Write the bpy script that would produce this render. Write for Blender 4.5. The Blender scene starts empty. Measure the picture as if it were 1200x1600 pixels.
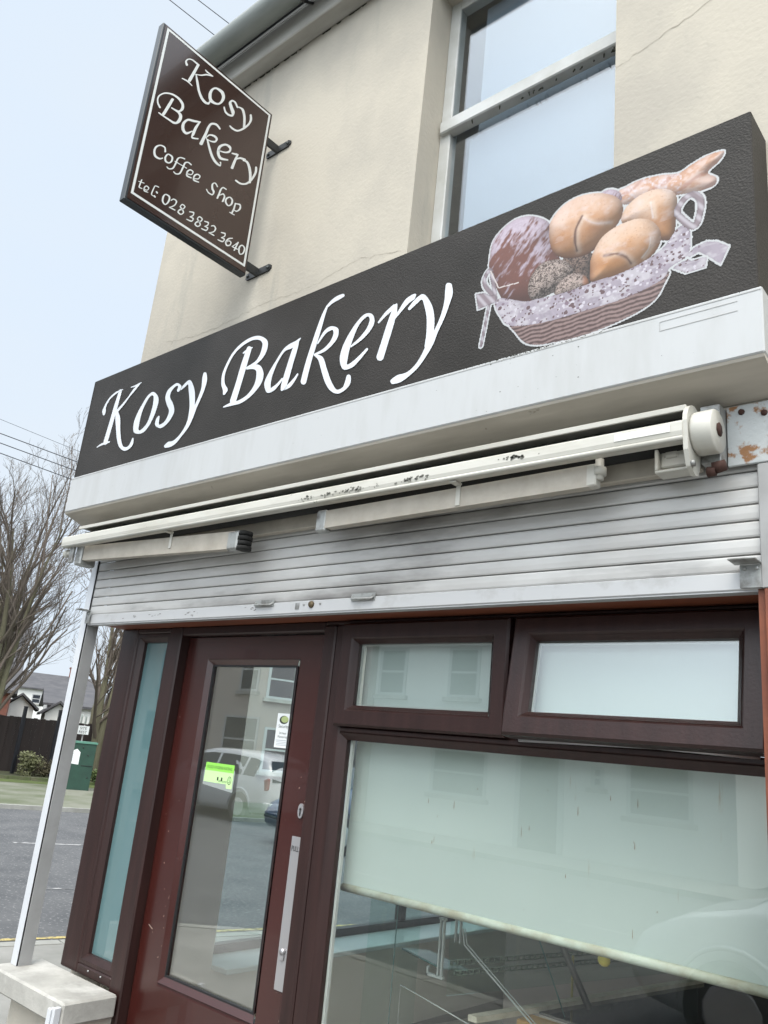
import bpy, math, random
import numpy as np
from mathutils import Vector, Matrix
R=math.radians
SC=bpy.context.scene; C=SC.collection
# ---------------- camera, sky, sun, exposure ----------------
cd=bpy.data.cameras.new('camera'); cam=bpy.data.objects.new('camera',cd); C.objects.link(cam); SC.camera=cam
cd.sensor_fit='VERTICAL'; cd.sensor_height=36; cd.lens=36*1258.99/1600; cd.clip_start=.05; cd.clip_end=2000
RT=Vector((0.75982965,0.64287291,0.09681592)); DN=Vector((-0.11620848,0.28082526,-0.95269762)); FW=Vector((-0.63965185,0.71263708,0.28808664))
M=Matrix.Identity(4)
for i in range(3): M[i][0]=RT[i]; M[i][1]=-DN[i]; M[i][2]=-FW[i]
M.translation=(0,0,1.65); cam.matrix_world=M
SC.render.resolution_x=768; SC.render.resolution_y=1024
W=bpy.data.worlds.new('World'); SC.world=W; W.use_nodes=True
SUN_EL,SUN_ROT=R(60),R(150)
def sdir():
    return Vector((math.sin(SUN_ROT)*math.cos(SUN_EL),math.cos(SUN_ROT)*math.cos(SUN_EL),math.sin(SUN_EL)))
def build_world():
    nt=W.node_tree; N=nt.nodes; L=nt.links; bg=N['Background']
    sky=N.new('ShaderNodeTexSky'); sky.sky_type='NISHITA'; sky.sun_disc=False; sky.sun_elevation=SUN_EL; sky.sun_rotation=SUN_ROT
    sky.air_density=1.0; sky.dust_density=3.0; sky.ozone_density=2.0
    tc=N.new('ShaderNodeTexCoord'); mp=N.new('ShaderNodeMapping'); mp.inputs['Scale'].default_value=(1,1,2.2)
    no=N.new('ShaderNodeTexNoise'); no.inputs['Scale'].default_value=2.1; no.inputs['Detail'].default_value=5
    cr=N.new('ShaderNodeValToRGB'); cr.color_ramp.elements[0].position=.36; cr.color_ramp.elements[0].color=(8.5,9.7,11.1,1)
    cr.color_ramp.elements[1].position=.72; cr.color_ramp.elements[1].color=(8.9,9.8,10.7,1)
    mx=N.new('ShaderNodeMixRGB'); mx.inputs[0].default_value=.93
    L.new(tc.outputs['Generated'],mp.inputs[0]); L.new(mp.outputs[0],no.inputs['Vector']); L.new(no.outputs['Fac'],cr.inputs[0])
    L.new(sky.outputs[0],mx.inputs[1]); L.new(cr.outputs[0],mx.inputs[2]); # thick cloud glows towards the hidden sun
    g=N.new('ShaderNodeNewGeometry'); vm=N.new('ShaderNodeVectorMath'); vm.operation='DOT_PRODUCT'; vm.inputs[1].default_value=tuple(sdir()); L.new(tc.outputs['Generated'],vm.inputs[0])
    mr=N.new('ShaderNodeMapRange'); mr.inputs[1].default_value=.36; mr.inputs[2].default_value=1; mr.inputs[3].default_value=0; mr.inputs[4].default_value=1; L.new(vm.outputs['Value'],mr.inputs[0])
    pw=N.new('ShaderNodeMath'); pw.operation='POWER'; pw.inputs[1].default_value=1.5; L.new(mr.outputs[0],pw.inputs[0])
    ma=N.new('ShaderNodeMath'); ma.operation='MULTIPLY_ADD'; ma.inputs[1].default_value=4.9; ma.inputs[2].default_value=1; L.new(pw.outputs[0],ma.inputs[0])
    wm=N.new('ShaderNodeMixRGB'); wm.blend_type='MULTIPLY'; wm.inputs[2].default_value=(1.12,1.0,.86,1); L.new(pw.outputs[0],wm.inputs[0]); L.new(mx.outputs[0],wm.inputs[1])
    ms=N.new('ShaderNodeVectorMath'); ms.operation='SCALE'; L.new(wm.outputs[0],ms.inputs[0]); L.new(ma.outputs[0],ms.inputs['Scale'])
    L.new(ms.outputs[0],bg.inputs[0]); bg.inputs[1].default_value=.085
build_world()
sl=bpy.data.lights.new('sun','SUN'); sl.energy=1.3; sl.angle=R(18); sl.color=(1,.94,.86)
so=bpy.data.objects.new('sun',sl); C.objects.link(so)
def sdir():
    return Vector((math.sin(SUN_ROT)*math.cos(SUN_EL),math.cos(SUN_ROT)*math.cos(SUN_EL),math.sin(SUN_EL)))
so.rotation_euler=sdir().to_track_quat('Z','Y').to_euler()
SC.view_settings.view_transform='Standard'; SC.view_settings.look='None'; SC.view_settings.exposure=0.16; SC.view_settings.gamma=1
SC.render.engine='CYCLES'; SC.cycles.max_bounces=8; SC.cycles.transparent_max_bounces=12; SC.cycles.glossy_bounces=4; SC.cycles.caustics_reflective=False; SC.cycles.caustics_refractive=False
# ---------------- helpers ----------------
class MB:
    def __init__(s): s.v=[]; s.f=[]; s.m=[]; s.k=0; s.sm=[]
    def face(s,pts,smooth=False):
        n=len(s.v); s.v+= [tuple(p) for p in pts]; s.f.append(tuple(range(n,n+len(pts)))); s.m.append(s.k); s.sm.append(smooth)
    def mesh(s,vs,fs,smooth=False):
        n=len(s.v); s.v+=[tuple(p) for p in vs]
        for f in fs: s.f.append(tuple(n+i for i in f)); s.m.append(s.k); s.sm.append(smooth)
    def box(s,x0,x1,y0,y1,z0,z1,b=0):
        if x0>x1:x0,x1=x1,x0
        if y0>y1:y0,y1=y1,y0
        if z0>z1:z0,z1=z1,z0
        b=min(b,(x1-x0)/3,(y1-y0)/3,(z1-z0)/3)
        if b<=0:
            vs=[(x,y,z) for x in (x0,x1) for y in (y0,y1) for z in (z0,z1)]
            s.mesh(vs,[(0,1,3,2),(4,6,7,5),(0,4,5,1),(2,3,7,6),(0,2,6,4),(1,5,7,3)]); return
        vs=[];fs=[];ix={}
        X=(x0,x1);Y=(y0,y1);Z=(z0,z1)
        def cor(i,j,k,a):
            key=(i,j,k,a)
            if key not in ix:
                p=[X[i],Y[j],Z[k]]
                for q,(t,idx) in enumerate(((X,i),(Y,j),(Z,k))):
                    if q!=a: p[q]+= b if idx==0 else -b
                ix[key]=len(vs); vs.append(tuple(p))
            return ix[key]
        c=lambda a,v,i,j:cor(*( (v,i,j) if a==0 else (i,v,j) if a==1 else (i,j,v)),a)
        for a in range(3):
            for v in (0,1): fs.append((c(a,v,0,0),c(a,v,1,0),c(a,v,1,1),c(a,v,0,1)))
        for i in (0,1):
            for j in (0,1):
                fs.append((cor(i,j,0,0),cor(i,j,1,0),cor(i,j,1,1),cor(i,j,0,1)))
                fs.append((cor(i,0,j,0),cor(i,1,j,0),cor(i,1,j,2),cor(i,0,j,2)))
                fs.append((cor(0,i,j,1),cor(1,i,j,1),cor(1,i,j,2),cor(0,i,j,2)))
        for i in (0,1):
            for j in (0,1):
                for k in (0,1): fs.append((cor(i,j,k,0),cor(i,j,k,1),cor(i,j,k,2)))
        s.mesh(vs,fs)
    def tube(s,pts,rad,n=8,cap=True,smooth=True):
        pts=[Vector(p) for p in pts]; m=len(pts)
        if not hasattr(rad,'__len__'): rad=[rad]*m
        vs=[];u=None
        for i,p in enumerate(pts):
            t=(pts[min(i+1,m-1)]-pts[max(i-1,0)]).normalized()
            if u is None: u=t.orthogonal().normalized()
            else: u=(u-t*u.dot(t)).normalized()
            w=t.cross(u)
            for k in range(n):
                a=2*math.pi*k/n; vs.append(p+(u*math.cos(a)+w*math.sin(a))*rad[i])
        fs=[(i*n+k,i*n+(k+1)%n,(i+1)*n+(k+1)%n,(i+1)*n+k) for i in range(m-1) for k in range(n)]
        if cap: fs+=[tuple(range(n-1,-1,-1)),tuple((m-1)*n+k for k in range(n))]
        s.mesh(vs,fs,smooth)
    def prism(s,poly,a0,a1,ax=1,smooth=False):
        # poly: list of 2-d points in the two other axes (in order), extruded on axis ax from a0 to a1
        def P(p,a):
            return (a,p[0],p[1]) if ax==0 else (p[0],a,p[1]) if ax==1 else (p[0],p[1],a)
        n=len(poly); vs=[P(p,a0) for p in poly]+[P(p,a1) for p in poly]
        s.mesh(vs,[tuple(range(n-1,-1,-1)),tuple(range(n,2*n))]); 
        s.mesh(vs,[(i,(i+1)%n,n+(i+1)%n,n+i) for i in range(n)],smooth)
    def obj(s,name,mat,parent=None,bev=0):
        me=bpy.data.meshes.new(name); me.from_pydata(s.v,[],s.f)
        mats=mat if isinstance(mat,(list,tuple)) else [mat]
        for m in mats: me.materials.append(m)
        me.polygons.foreach_set('material_index',s.m); me.polygons.foreach_set('use_smooth',s.sm)
        me.update()
        o=bpy.data.objects.new(name,me); C.objects.link(o)
        if parent: o.parent=parent; o.matrix_parent_inverse=parent.matrix_world.inverted() if parent.type=='EMPTY' else Matrix.Identity(4)
        import bmesh as _b
        bm=_b.new(); bm.from_mesh(me); _b.ops.recalc_face_normals(bm,faces=bm.faces); bm.to_mesh(me); bm.free()
        if bev:
            md=o.modifiers.new('b','BEVEL'); md.width=bev; md.segments=2; md.limit_method='ANGLE'
        return o
def thing(name,label,cat,loc=(0,0,0),group=None):
    o=bpy.data.objects.new(name,None); C.objects.link(o); o.location=loc; o.matrix_world=Matrix.Translation(loc); o['label']=label; o['category']=cat
    if group: o['group']=group
    return o
def tag(o,label,cat,group=None):
    o['label']=label; o['category']=cat
    if group: o['group']=group
    return o
def struct(o,kind='structure'): o['kind']=kind; return o
def mat(name,col,rough=.5,metal=0,noise=0,nscale=8,stretch=(1,1,1),col2=None,bump=0,bscale=60,spec=.5,coat=0,thr=(.35,.65),col3=None,n3=2,thr3=(.55,.7),stretch3=(1,1,1)):
    m=bpy.data.materials.new(name); m.use_nodes=True; nt=m.node_tree; N=nt.nodes; L=nt.links; p=N['Principled BSDF']
    p.inputs['Base Color'].default_value=(*col,1); p.inputs['Roughness'].default_value=rough; p.inputs['Metallic'].default_value=metal
    p.inputs['Specular IOR Level'].default_value=spec; p.inputs['Coat Weight'].default_value=coat
    tc=N.new('ShaderNodeTexCoord'); out=None
    def nz(scale,st,lo,hi,det=6):
        mp=N.new('ShaderNodeMapping'); mp.inputs['Scale'].default_value=st; L.new(tc.outputs['Object'],mp.inputs[0])
        n=N.new('ShaderNodeTexNoise'); n.inputs['Scale'].default_value=scale; n.inputs['Detail'].default_value=det; n.inputs['Roughness'].default_value=.6
        L.new(mp.outputs[0],n.inputs['Vector'])
        r=N.new('ShaderNodeMapRange'); r.inputs[1].default_value=lo; r.inputs[2].default_value=hi; L.new(n.outputs['Fac'],r.inputs[0]); return r.outputs[0]
    if col2 is not None:
        f=nz(nscale,stretch,*thr); mx=N.new('ShaderNodeMixRGB'); mx.inputs[1].default_value=(*col,1); mx.inputs[2].default_value=(*col2,1); L.new(f,mx.inputs[0]); out=mx.outputs[0]
        if col3 is not None:
            f=nz(n3,stretch3,*thr3); m3=N.new('ShaderNodeMixRGB'); L.new(out,m3.inputs[1]); m3.inputs[2].default_value=(*col3,1); L.new(f,m3.inputs[0]); out=m3.outputs[0]
        L.new(out,p.inputs['Base Color'])
    if bump:
        n=N.new('ShaderNodeTexNoise'); n.inputs['Scale'].default_value=bscale; n.inputs['Detail'].default_value=4; L.new(tc.outputs['Object'],n.inputs['Vector'])
        b=N.new('ShaderNodeBump'); b.inputs['Strength'].default_value=bump; b.inputs['Distance'].default_value=.004; L.new(n.outputs['Fac'],b.inputs['Height']); L.new(b.outputs[0],p.inputs['Normal'])
    return m
def glass_mat(name,ior=2.0,tint=(1,1,1),gloss=(1,1,1),rough=0.0,film=None,filmfac=0):
    m=bpy.data.materials.new(name); m.use_nodes=True; nt=m.node_tree; N=nt.nodes; L=nt.links; N.remove(N['Principled BSDF'])
    t=N.new('ShaderNodeBsdfTransparent'); t.inputs[0].default_value=(*tint,1); g=N.new('ShaderNodeBsdfGlossy'); g.inputs['Color'].default_value=(*gloss,1); g.inputs['Roughness'].default_value=rough
    f=N.new('ShaderNodeLayerWeight'); f.inputs['Blend'].default_value=.5; x=N.new('ShaderNodeMixShader'); f0=((ior-1)/(ior+1))**2
    pw=N.new('ShaderNodeMath'); pw.operation='POWER'; pw.inputs[1].default_value=5; L.new(f.outputs['Facing'],pw.inputs[0])
    fa=N.new('ShaderNodeMath'); fa.operation='MULTIPLY_ADD'; fa.inputs[1].default_value=1-f0; fa.inputs[2].default_value=f0; L.new(pw.outputs[0],fa.inputs[0]); L.new(fa.outputs[0],x.inputs[0]); base=t.outputs[0]
    if film:
        d=N.new('ShaderNodeBsdfDiffuse'); d.inputs[0].default_value=(*film,1); y=N.new('ShaderNodeMixShader'); y.inputs[0].default_value=filmfac
        L.new(t.outputs[0],y.inputs[1]); L.new(d.outputs[0],y.inputs[2]); base=y.outputs[0]
    L.new(base,x.inputs[1]); L.new(g.outputs[0],x.inputs[2]); L.new(x.outputs[0],N['Material Output'].inputs[0]); return m
def text_mesh(body,size,loc,mt,name,parent,rot=(math.pi/2,0,0),align='CENTER',sx=1,shear=0):
    cu=bpy.data.curves.new(name,'FONT'); cu.body=body; cu.size=size; cu.align_x=align; cu.shear=shear
    o=bpy.data.objects.new(name,cu); C.objects.link(o); bpy.context.view_layer.update()
    dg=bpy.context.evaluated_depsgraph_get(); me=bpy.data.meshes.new_from_object(o.evaluated_get(dg)); bpy.data.objects.remove(o)
    me.transform(Matrix.Translation(loc)@Matrix.Rotation(rot[2],4,'Z')@Matrix.Rotation(rot[0],4,'X')@Matrix.Diagonal((sx,1,1,1)))
    me.materials.clear(); me.materials.append(mt)
    q=bpy.data.objects.new(name,me); C.objects.link(q); q.parent=parent
    if parent.type=='EMPTY': q.matrix_parent_inverse=parent.matrix_world.inverted()
    return q
def catmull(P,closed,sub=6):
    n=len(P); out=[]
    rng=n-1
    for i in range(rng):
        if closed: p0=P[(i-1)%(n-1)]; p3=P[(i+2)%(n-1)] if i+2>n-1 else P[i+2]
        else: p0=P[max(i-1,0)]; p3=P[min(i+2,n-1)]
        p1,p2=P[i],P[i+1]
        for k in range(sub):
            t=k/sub; out.append(.5*((2*p1)+(-p0+p2)*t+(2*p0-5*p1+4*p2-p3)*t*t+(-p0+3*p1-3*p2+p3)*t**3))
    out.append(P[-1]); return out
def strokes(mb,data,scale,fn,layers=6,step=.0003,wf=1):
    for si,row in enumerate(data):
        a=np.array(row,float).reshape(-1,4)*scale
        Lp=[a[i,:2] for i in range(len(a))]; Rp=[a[i,2:] for i in range(len(a))]
        if wf!=1: Lp,Rp=[(l+r)/2+(l-r)/2*wf for l,r in zip(Lp,Rp)],[(l+r)/2-(l-r)/2*wf for l,r in zip(Lp,Rp)]
        cl=len(a)>4 and np.allclose((Lp[0]+Rp[0])/2,(Lp[-1]+Rp[-1])/2,atol=.0008)
        Ls=catmull(Lp,cl); Rs=catmull(Rp,cl); e=(si%layers)*step
        if not cl:
            def cap(l,r,l2,r2):
                c=(l+r)/2; c2=(l2+r2)/2; d=c-c2; d=d/(np.linalg.norm(d)+1e-9); w=np.linalg.norm(l-r)
                return [(c+(l-c)*.8+d*w*.16,c+(r-c)*.8+d*w*.16),(c+(l-c)*.4+d*w*.28,c+(r-c)*.4+d*w*.28)]
            q=cap(Ls[0],Rs[0],Ls[1],Rs[1]); z=cap(Ls[-1],Rs[-1],Ls[-2],Rs[-2])
            Ls=[q[1][0],q[0][0]]+Ls+[z[0][0],z[1][0]]; Rs=[q[1][1],q[0][1]]+Rs+[z[0][1],z[1][1]]
        vs=[];fs=[]
        for l,r in zip(Ls,Rs): vs+=[fn(l[0],l[1],e),fn(r[0],r[1],e)]
        for i in range(len(Ls)-1): fs.append((2*i,2*i+1,2*i+3,2*i+2))
        mb.mesh(vs,fs)
FASCIA_TEXT=[[-7141,3276,-7084,3254,-7180,3102,-7106,3075,-7206,2920,-7128,2893,-7239,2732,-7157,2704],[-7343,2687,-7354,2695,-7263,2696,-7285,2717,-7184,2696,-7206,2722,-7110,2702,-7123,2717],[-7075,3276,-7064,3265,-7207,3271,-7181,3249,-7313,3227,-7285,3210,-7374,3155,-7334,3138,-7393,3099,-7321,3076,-7374,3063,-7329,3050],[-6917,3254,-6924,3262,-6836,3247,-6851,3263,-6734,3262,-6745,3272],[-6785,3270,-6756,3251,-6866,3221,-6829,3198,-6934,3158,-6911,3144,-7015,3103,-6981,3082,-7118,3045,-7077,3019],[-7124,3041,-7076,3035,-7096,2959,-7005,2945,-7040,2833,-6958,2820,-6977,2705,-6903,2698,-6903,2613,-6850,2622,-6802,2557,-6803,2595,-6710,2561,-6748,2591,-6662,2599,-6716,2622,-6668,2654,-6699,2664],[-6485,3070,-6482,3106,-6459,3033,-6374,3017,-6452,2928,-6372,2898,-6489,2789,-6434,2762,-6578,2731,-6535,2693,-6621,2745,-6686,2724,-6626,2793,-6730,2823,-6625,2890,-6704,2922,-6597,2985,-6646,3010,-6537,3063,-6575,3088,-6485,3070,-6482,3106],[-6037,3015,-6083,3035,-6022,3057,-6075,3063,-6100,3108,-6091,3078,-6169,3099,-6134,3071,-6240,3065,-6177,3032,-6256,2993,-6174,2976,-6205,2908,-6112,2906,-6153,2842,-6064,2821,-6158,2787,-6089,2754,-6195,2738,-6147,2705,-6260,2722,-6237,2682,-6280,2735,-6339,2732,-6288,2774,-6344,2793,-6290,2802,-6323,2816],[-6011,3016,-6024,3025,-5959,3035,-5993,3062,-5919,3050,-5900,3090,-5894,2991,-5807,2981,-5851,2881,-5764,2862,-5826,2784,-5752,2762,-5822,2680,-5762,2661],[-5706,3106,-5656,3092,-5709,3051,-5632,3026,-5698,2966,-5642,2943,-5720,2878,-5675,2856,-5765,2784,-5719,2763,-5809,2713,-5744,2683,-5841,2627,-5790,2600,-5901,2556,-5865,2533,-5986,2511,-5942,2475,-6069,2513,-6016,2455,-6119,2489,-6091,2460],[-5131,3205,-5065,3174,-5173,3065,-5093,3029,-5205,2902,-5127,2868,-5246,2738,-5163,2703],[-5060,3195,-5052,3186,-5125,3192,-5101,3165,-5176,3173,-5163,3159],[-5081,2988,-5094,3013,-5005,2973,-5017,3018,-4960,2950,-4914,2983,-4944,2917,-4852,2899,-4940,2859,-4853,2820,-4959,2799,-4902,2761,-5024,2741,-4987,2708,-5122,2714,-5095,2679,-5231,2716,-5210,2683,-5326,2700,-5318,2689],[-5325,2818,-5362,2832,-5303,2855,-5372,2866,-5357,2923,-5408,2931,-5379,3005,-5420,3021,-5357,3090,-5390,3108,-5294,3185,-5325,3206,-5193,3241,-5223,3270,-5075,3260,-5098,3295,-4980,3239,-4978,3276,-4929,3196,-4869,3203,-4922,3151,-4850,3121,-4939,3086,-4885,3052,-4984,3038,-4956,3011,-5090,3014,-5073,2994],[-4453,3108,-4445,3100,-4512,3093,-4479,3059,-4580,3084,-4541,3038,-4646,3054,-4619,3031,-4714,2973,-4686,2955,-4785,2878,-4729,2848,-4818,2794,-4735,2769,-4767,2701,-4724,2725,-4685,2699,-4718,2734,-4636,2731,-4663,2753,-4591,2774,-4611,2790],[-4476,3102,-4461,3093,-4522,3047,-4465,3018,-4558,2924,-4493,2893,-4584,2818,-4514,2786,-4602,2733,-4538,2703,-4601,2693,-4568,2676],[-4576,2674,-4593,2694,-4494,2685,-4527,2717,-4444,2732,-4471,2752,-4418,2777,-4434,2788],[-4029,3369,-4010,3338,-4095,3369,-4066,3328,-4153,3349,-4127,3319,-4201,3314,-4182,3295],[-4198,3316,-4178,3303,-4237,3244,-4199,3222,-4276,3132,-4223,3104,-4315,2998,-4256,2968,-4350,2862,-4287,2833,-4377,2708,-4311,2680],[-4232,2993,-4245,3002,-4160,3061,-4189,3087,-4100,3074,-4117,3111,-4080,3059,-4032,3068,-4076,3024,-4022,2996,-4105,2971,-4068,2940,-4174,2930,-4150,2902,-4264,2915,-4252,2898],[-4263,2901,-4253,2912,-4205,2844,-4158,2856,-4156,2743,-4097,2743,-4097,2630,-4039,2636,-4028,2545,-3990,2566,-3947,2502,-3954,2536,-3873,2515,-3902,2543,-3827,2556,-3884,2586,-3830,2611,-3875,2628],[-3861,2860,-3873,2874,-3763,2892,-3790,2919,-3688,2944,-3728,2975,-3653,3008,-3705,3031,-3685,3083,-3712,3064,-3762,3107,-3741,3077,-3839,3060,-3806,3033,-3910,2975,-3851,2937,-3959,2880,-3878,2839,-3968,2784,-3886,2760,-3919,2693,-3885,2726,-3829,2685,-3858,2725,-3763,2724,-3793,2752,-3687,2790,-3706,2808],[-3606,2988,-3621,3002,-3534,3034,-3560,3061,-3457,3064,-3488,3101],[-3465,3099,-3448,3090,-3496,3049,-3445,3020,-3529,2956,-3465,2921,-3563,2832,-3497,2797,-3597,2714,-3528,2678],[-3471,2958,-3486,2971,-3412,3009,-3435,3030,-3342,3063,-3379,3102,-3293,3081,-3328,3124,-3280,3106,-3298,3126],[-3319,3005,-3340,3027,-3262,3038,-3291,3073,-3220,3054,-3212,3096,-3192,2992,-3134,2995,-3165,2906,-3098,2892,-3154,2808,-3088,2786,-3153,2742,-3097,2717,-3158,2675,-3111,2654],[-3019,3104,-2966,3086,-3020,3046,-2953,3017,-3020,2968,-2972,2942,-3042,2868,-3006,2845,-3085,2774,-3052,2751,-3136,2705,-3084,2668,-3171,2625,-3132,2596,-3224,2553,-3194,2526,-3295,2512,-3269,2478,-3379,2511,-3341,2450,-3431,2491,-3406,2450]]
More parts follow.
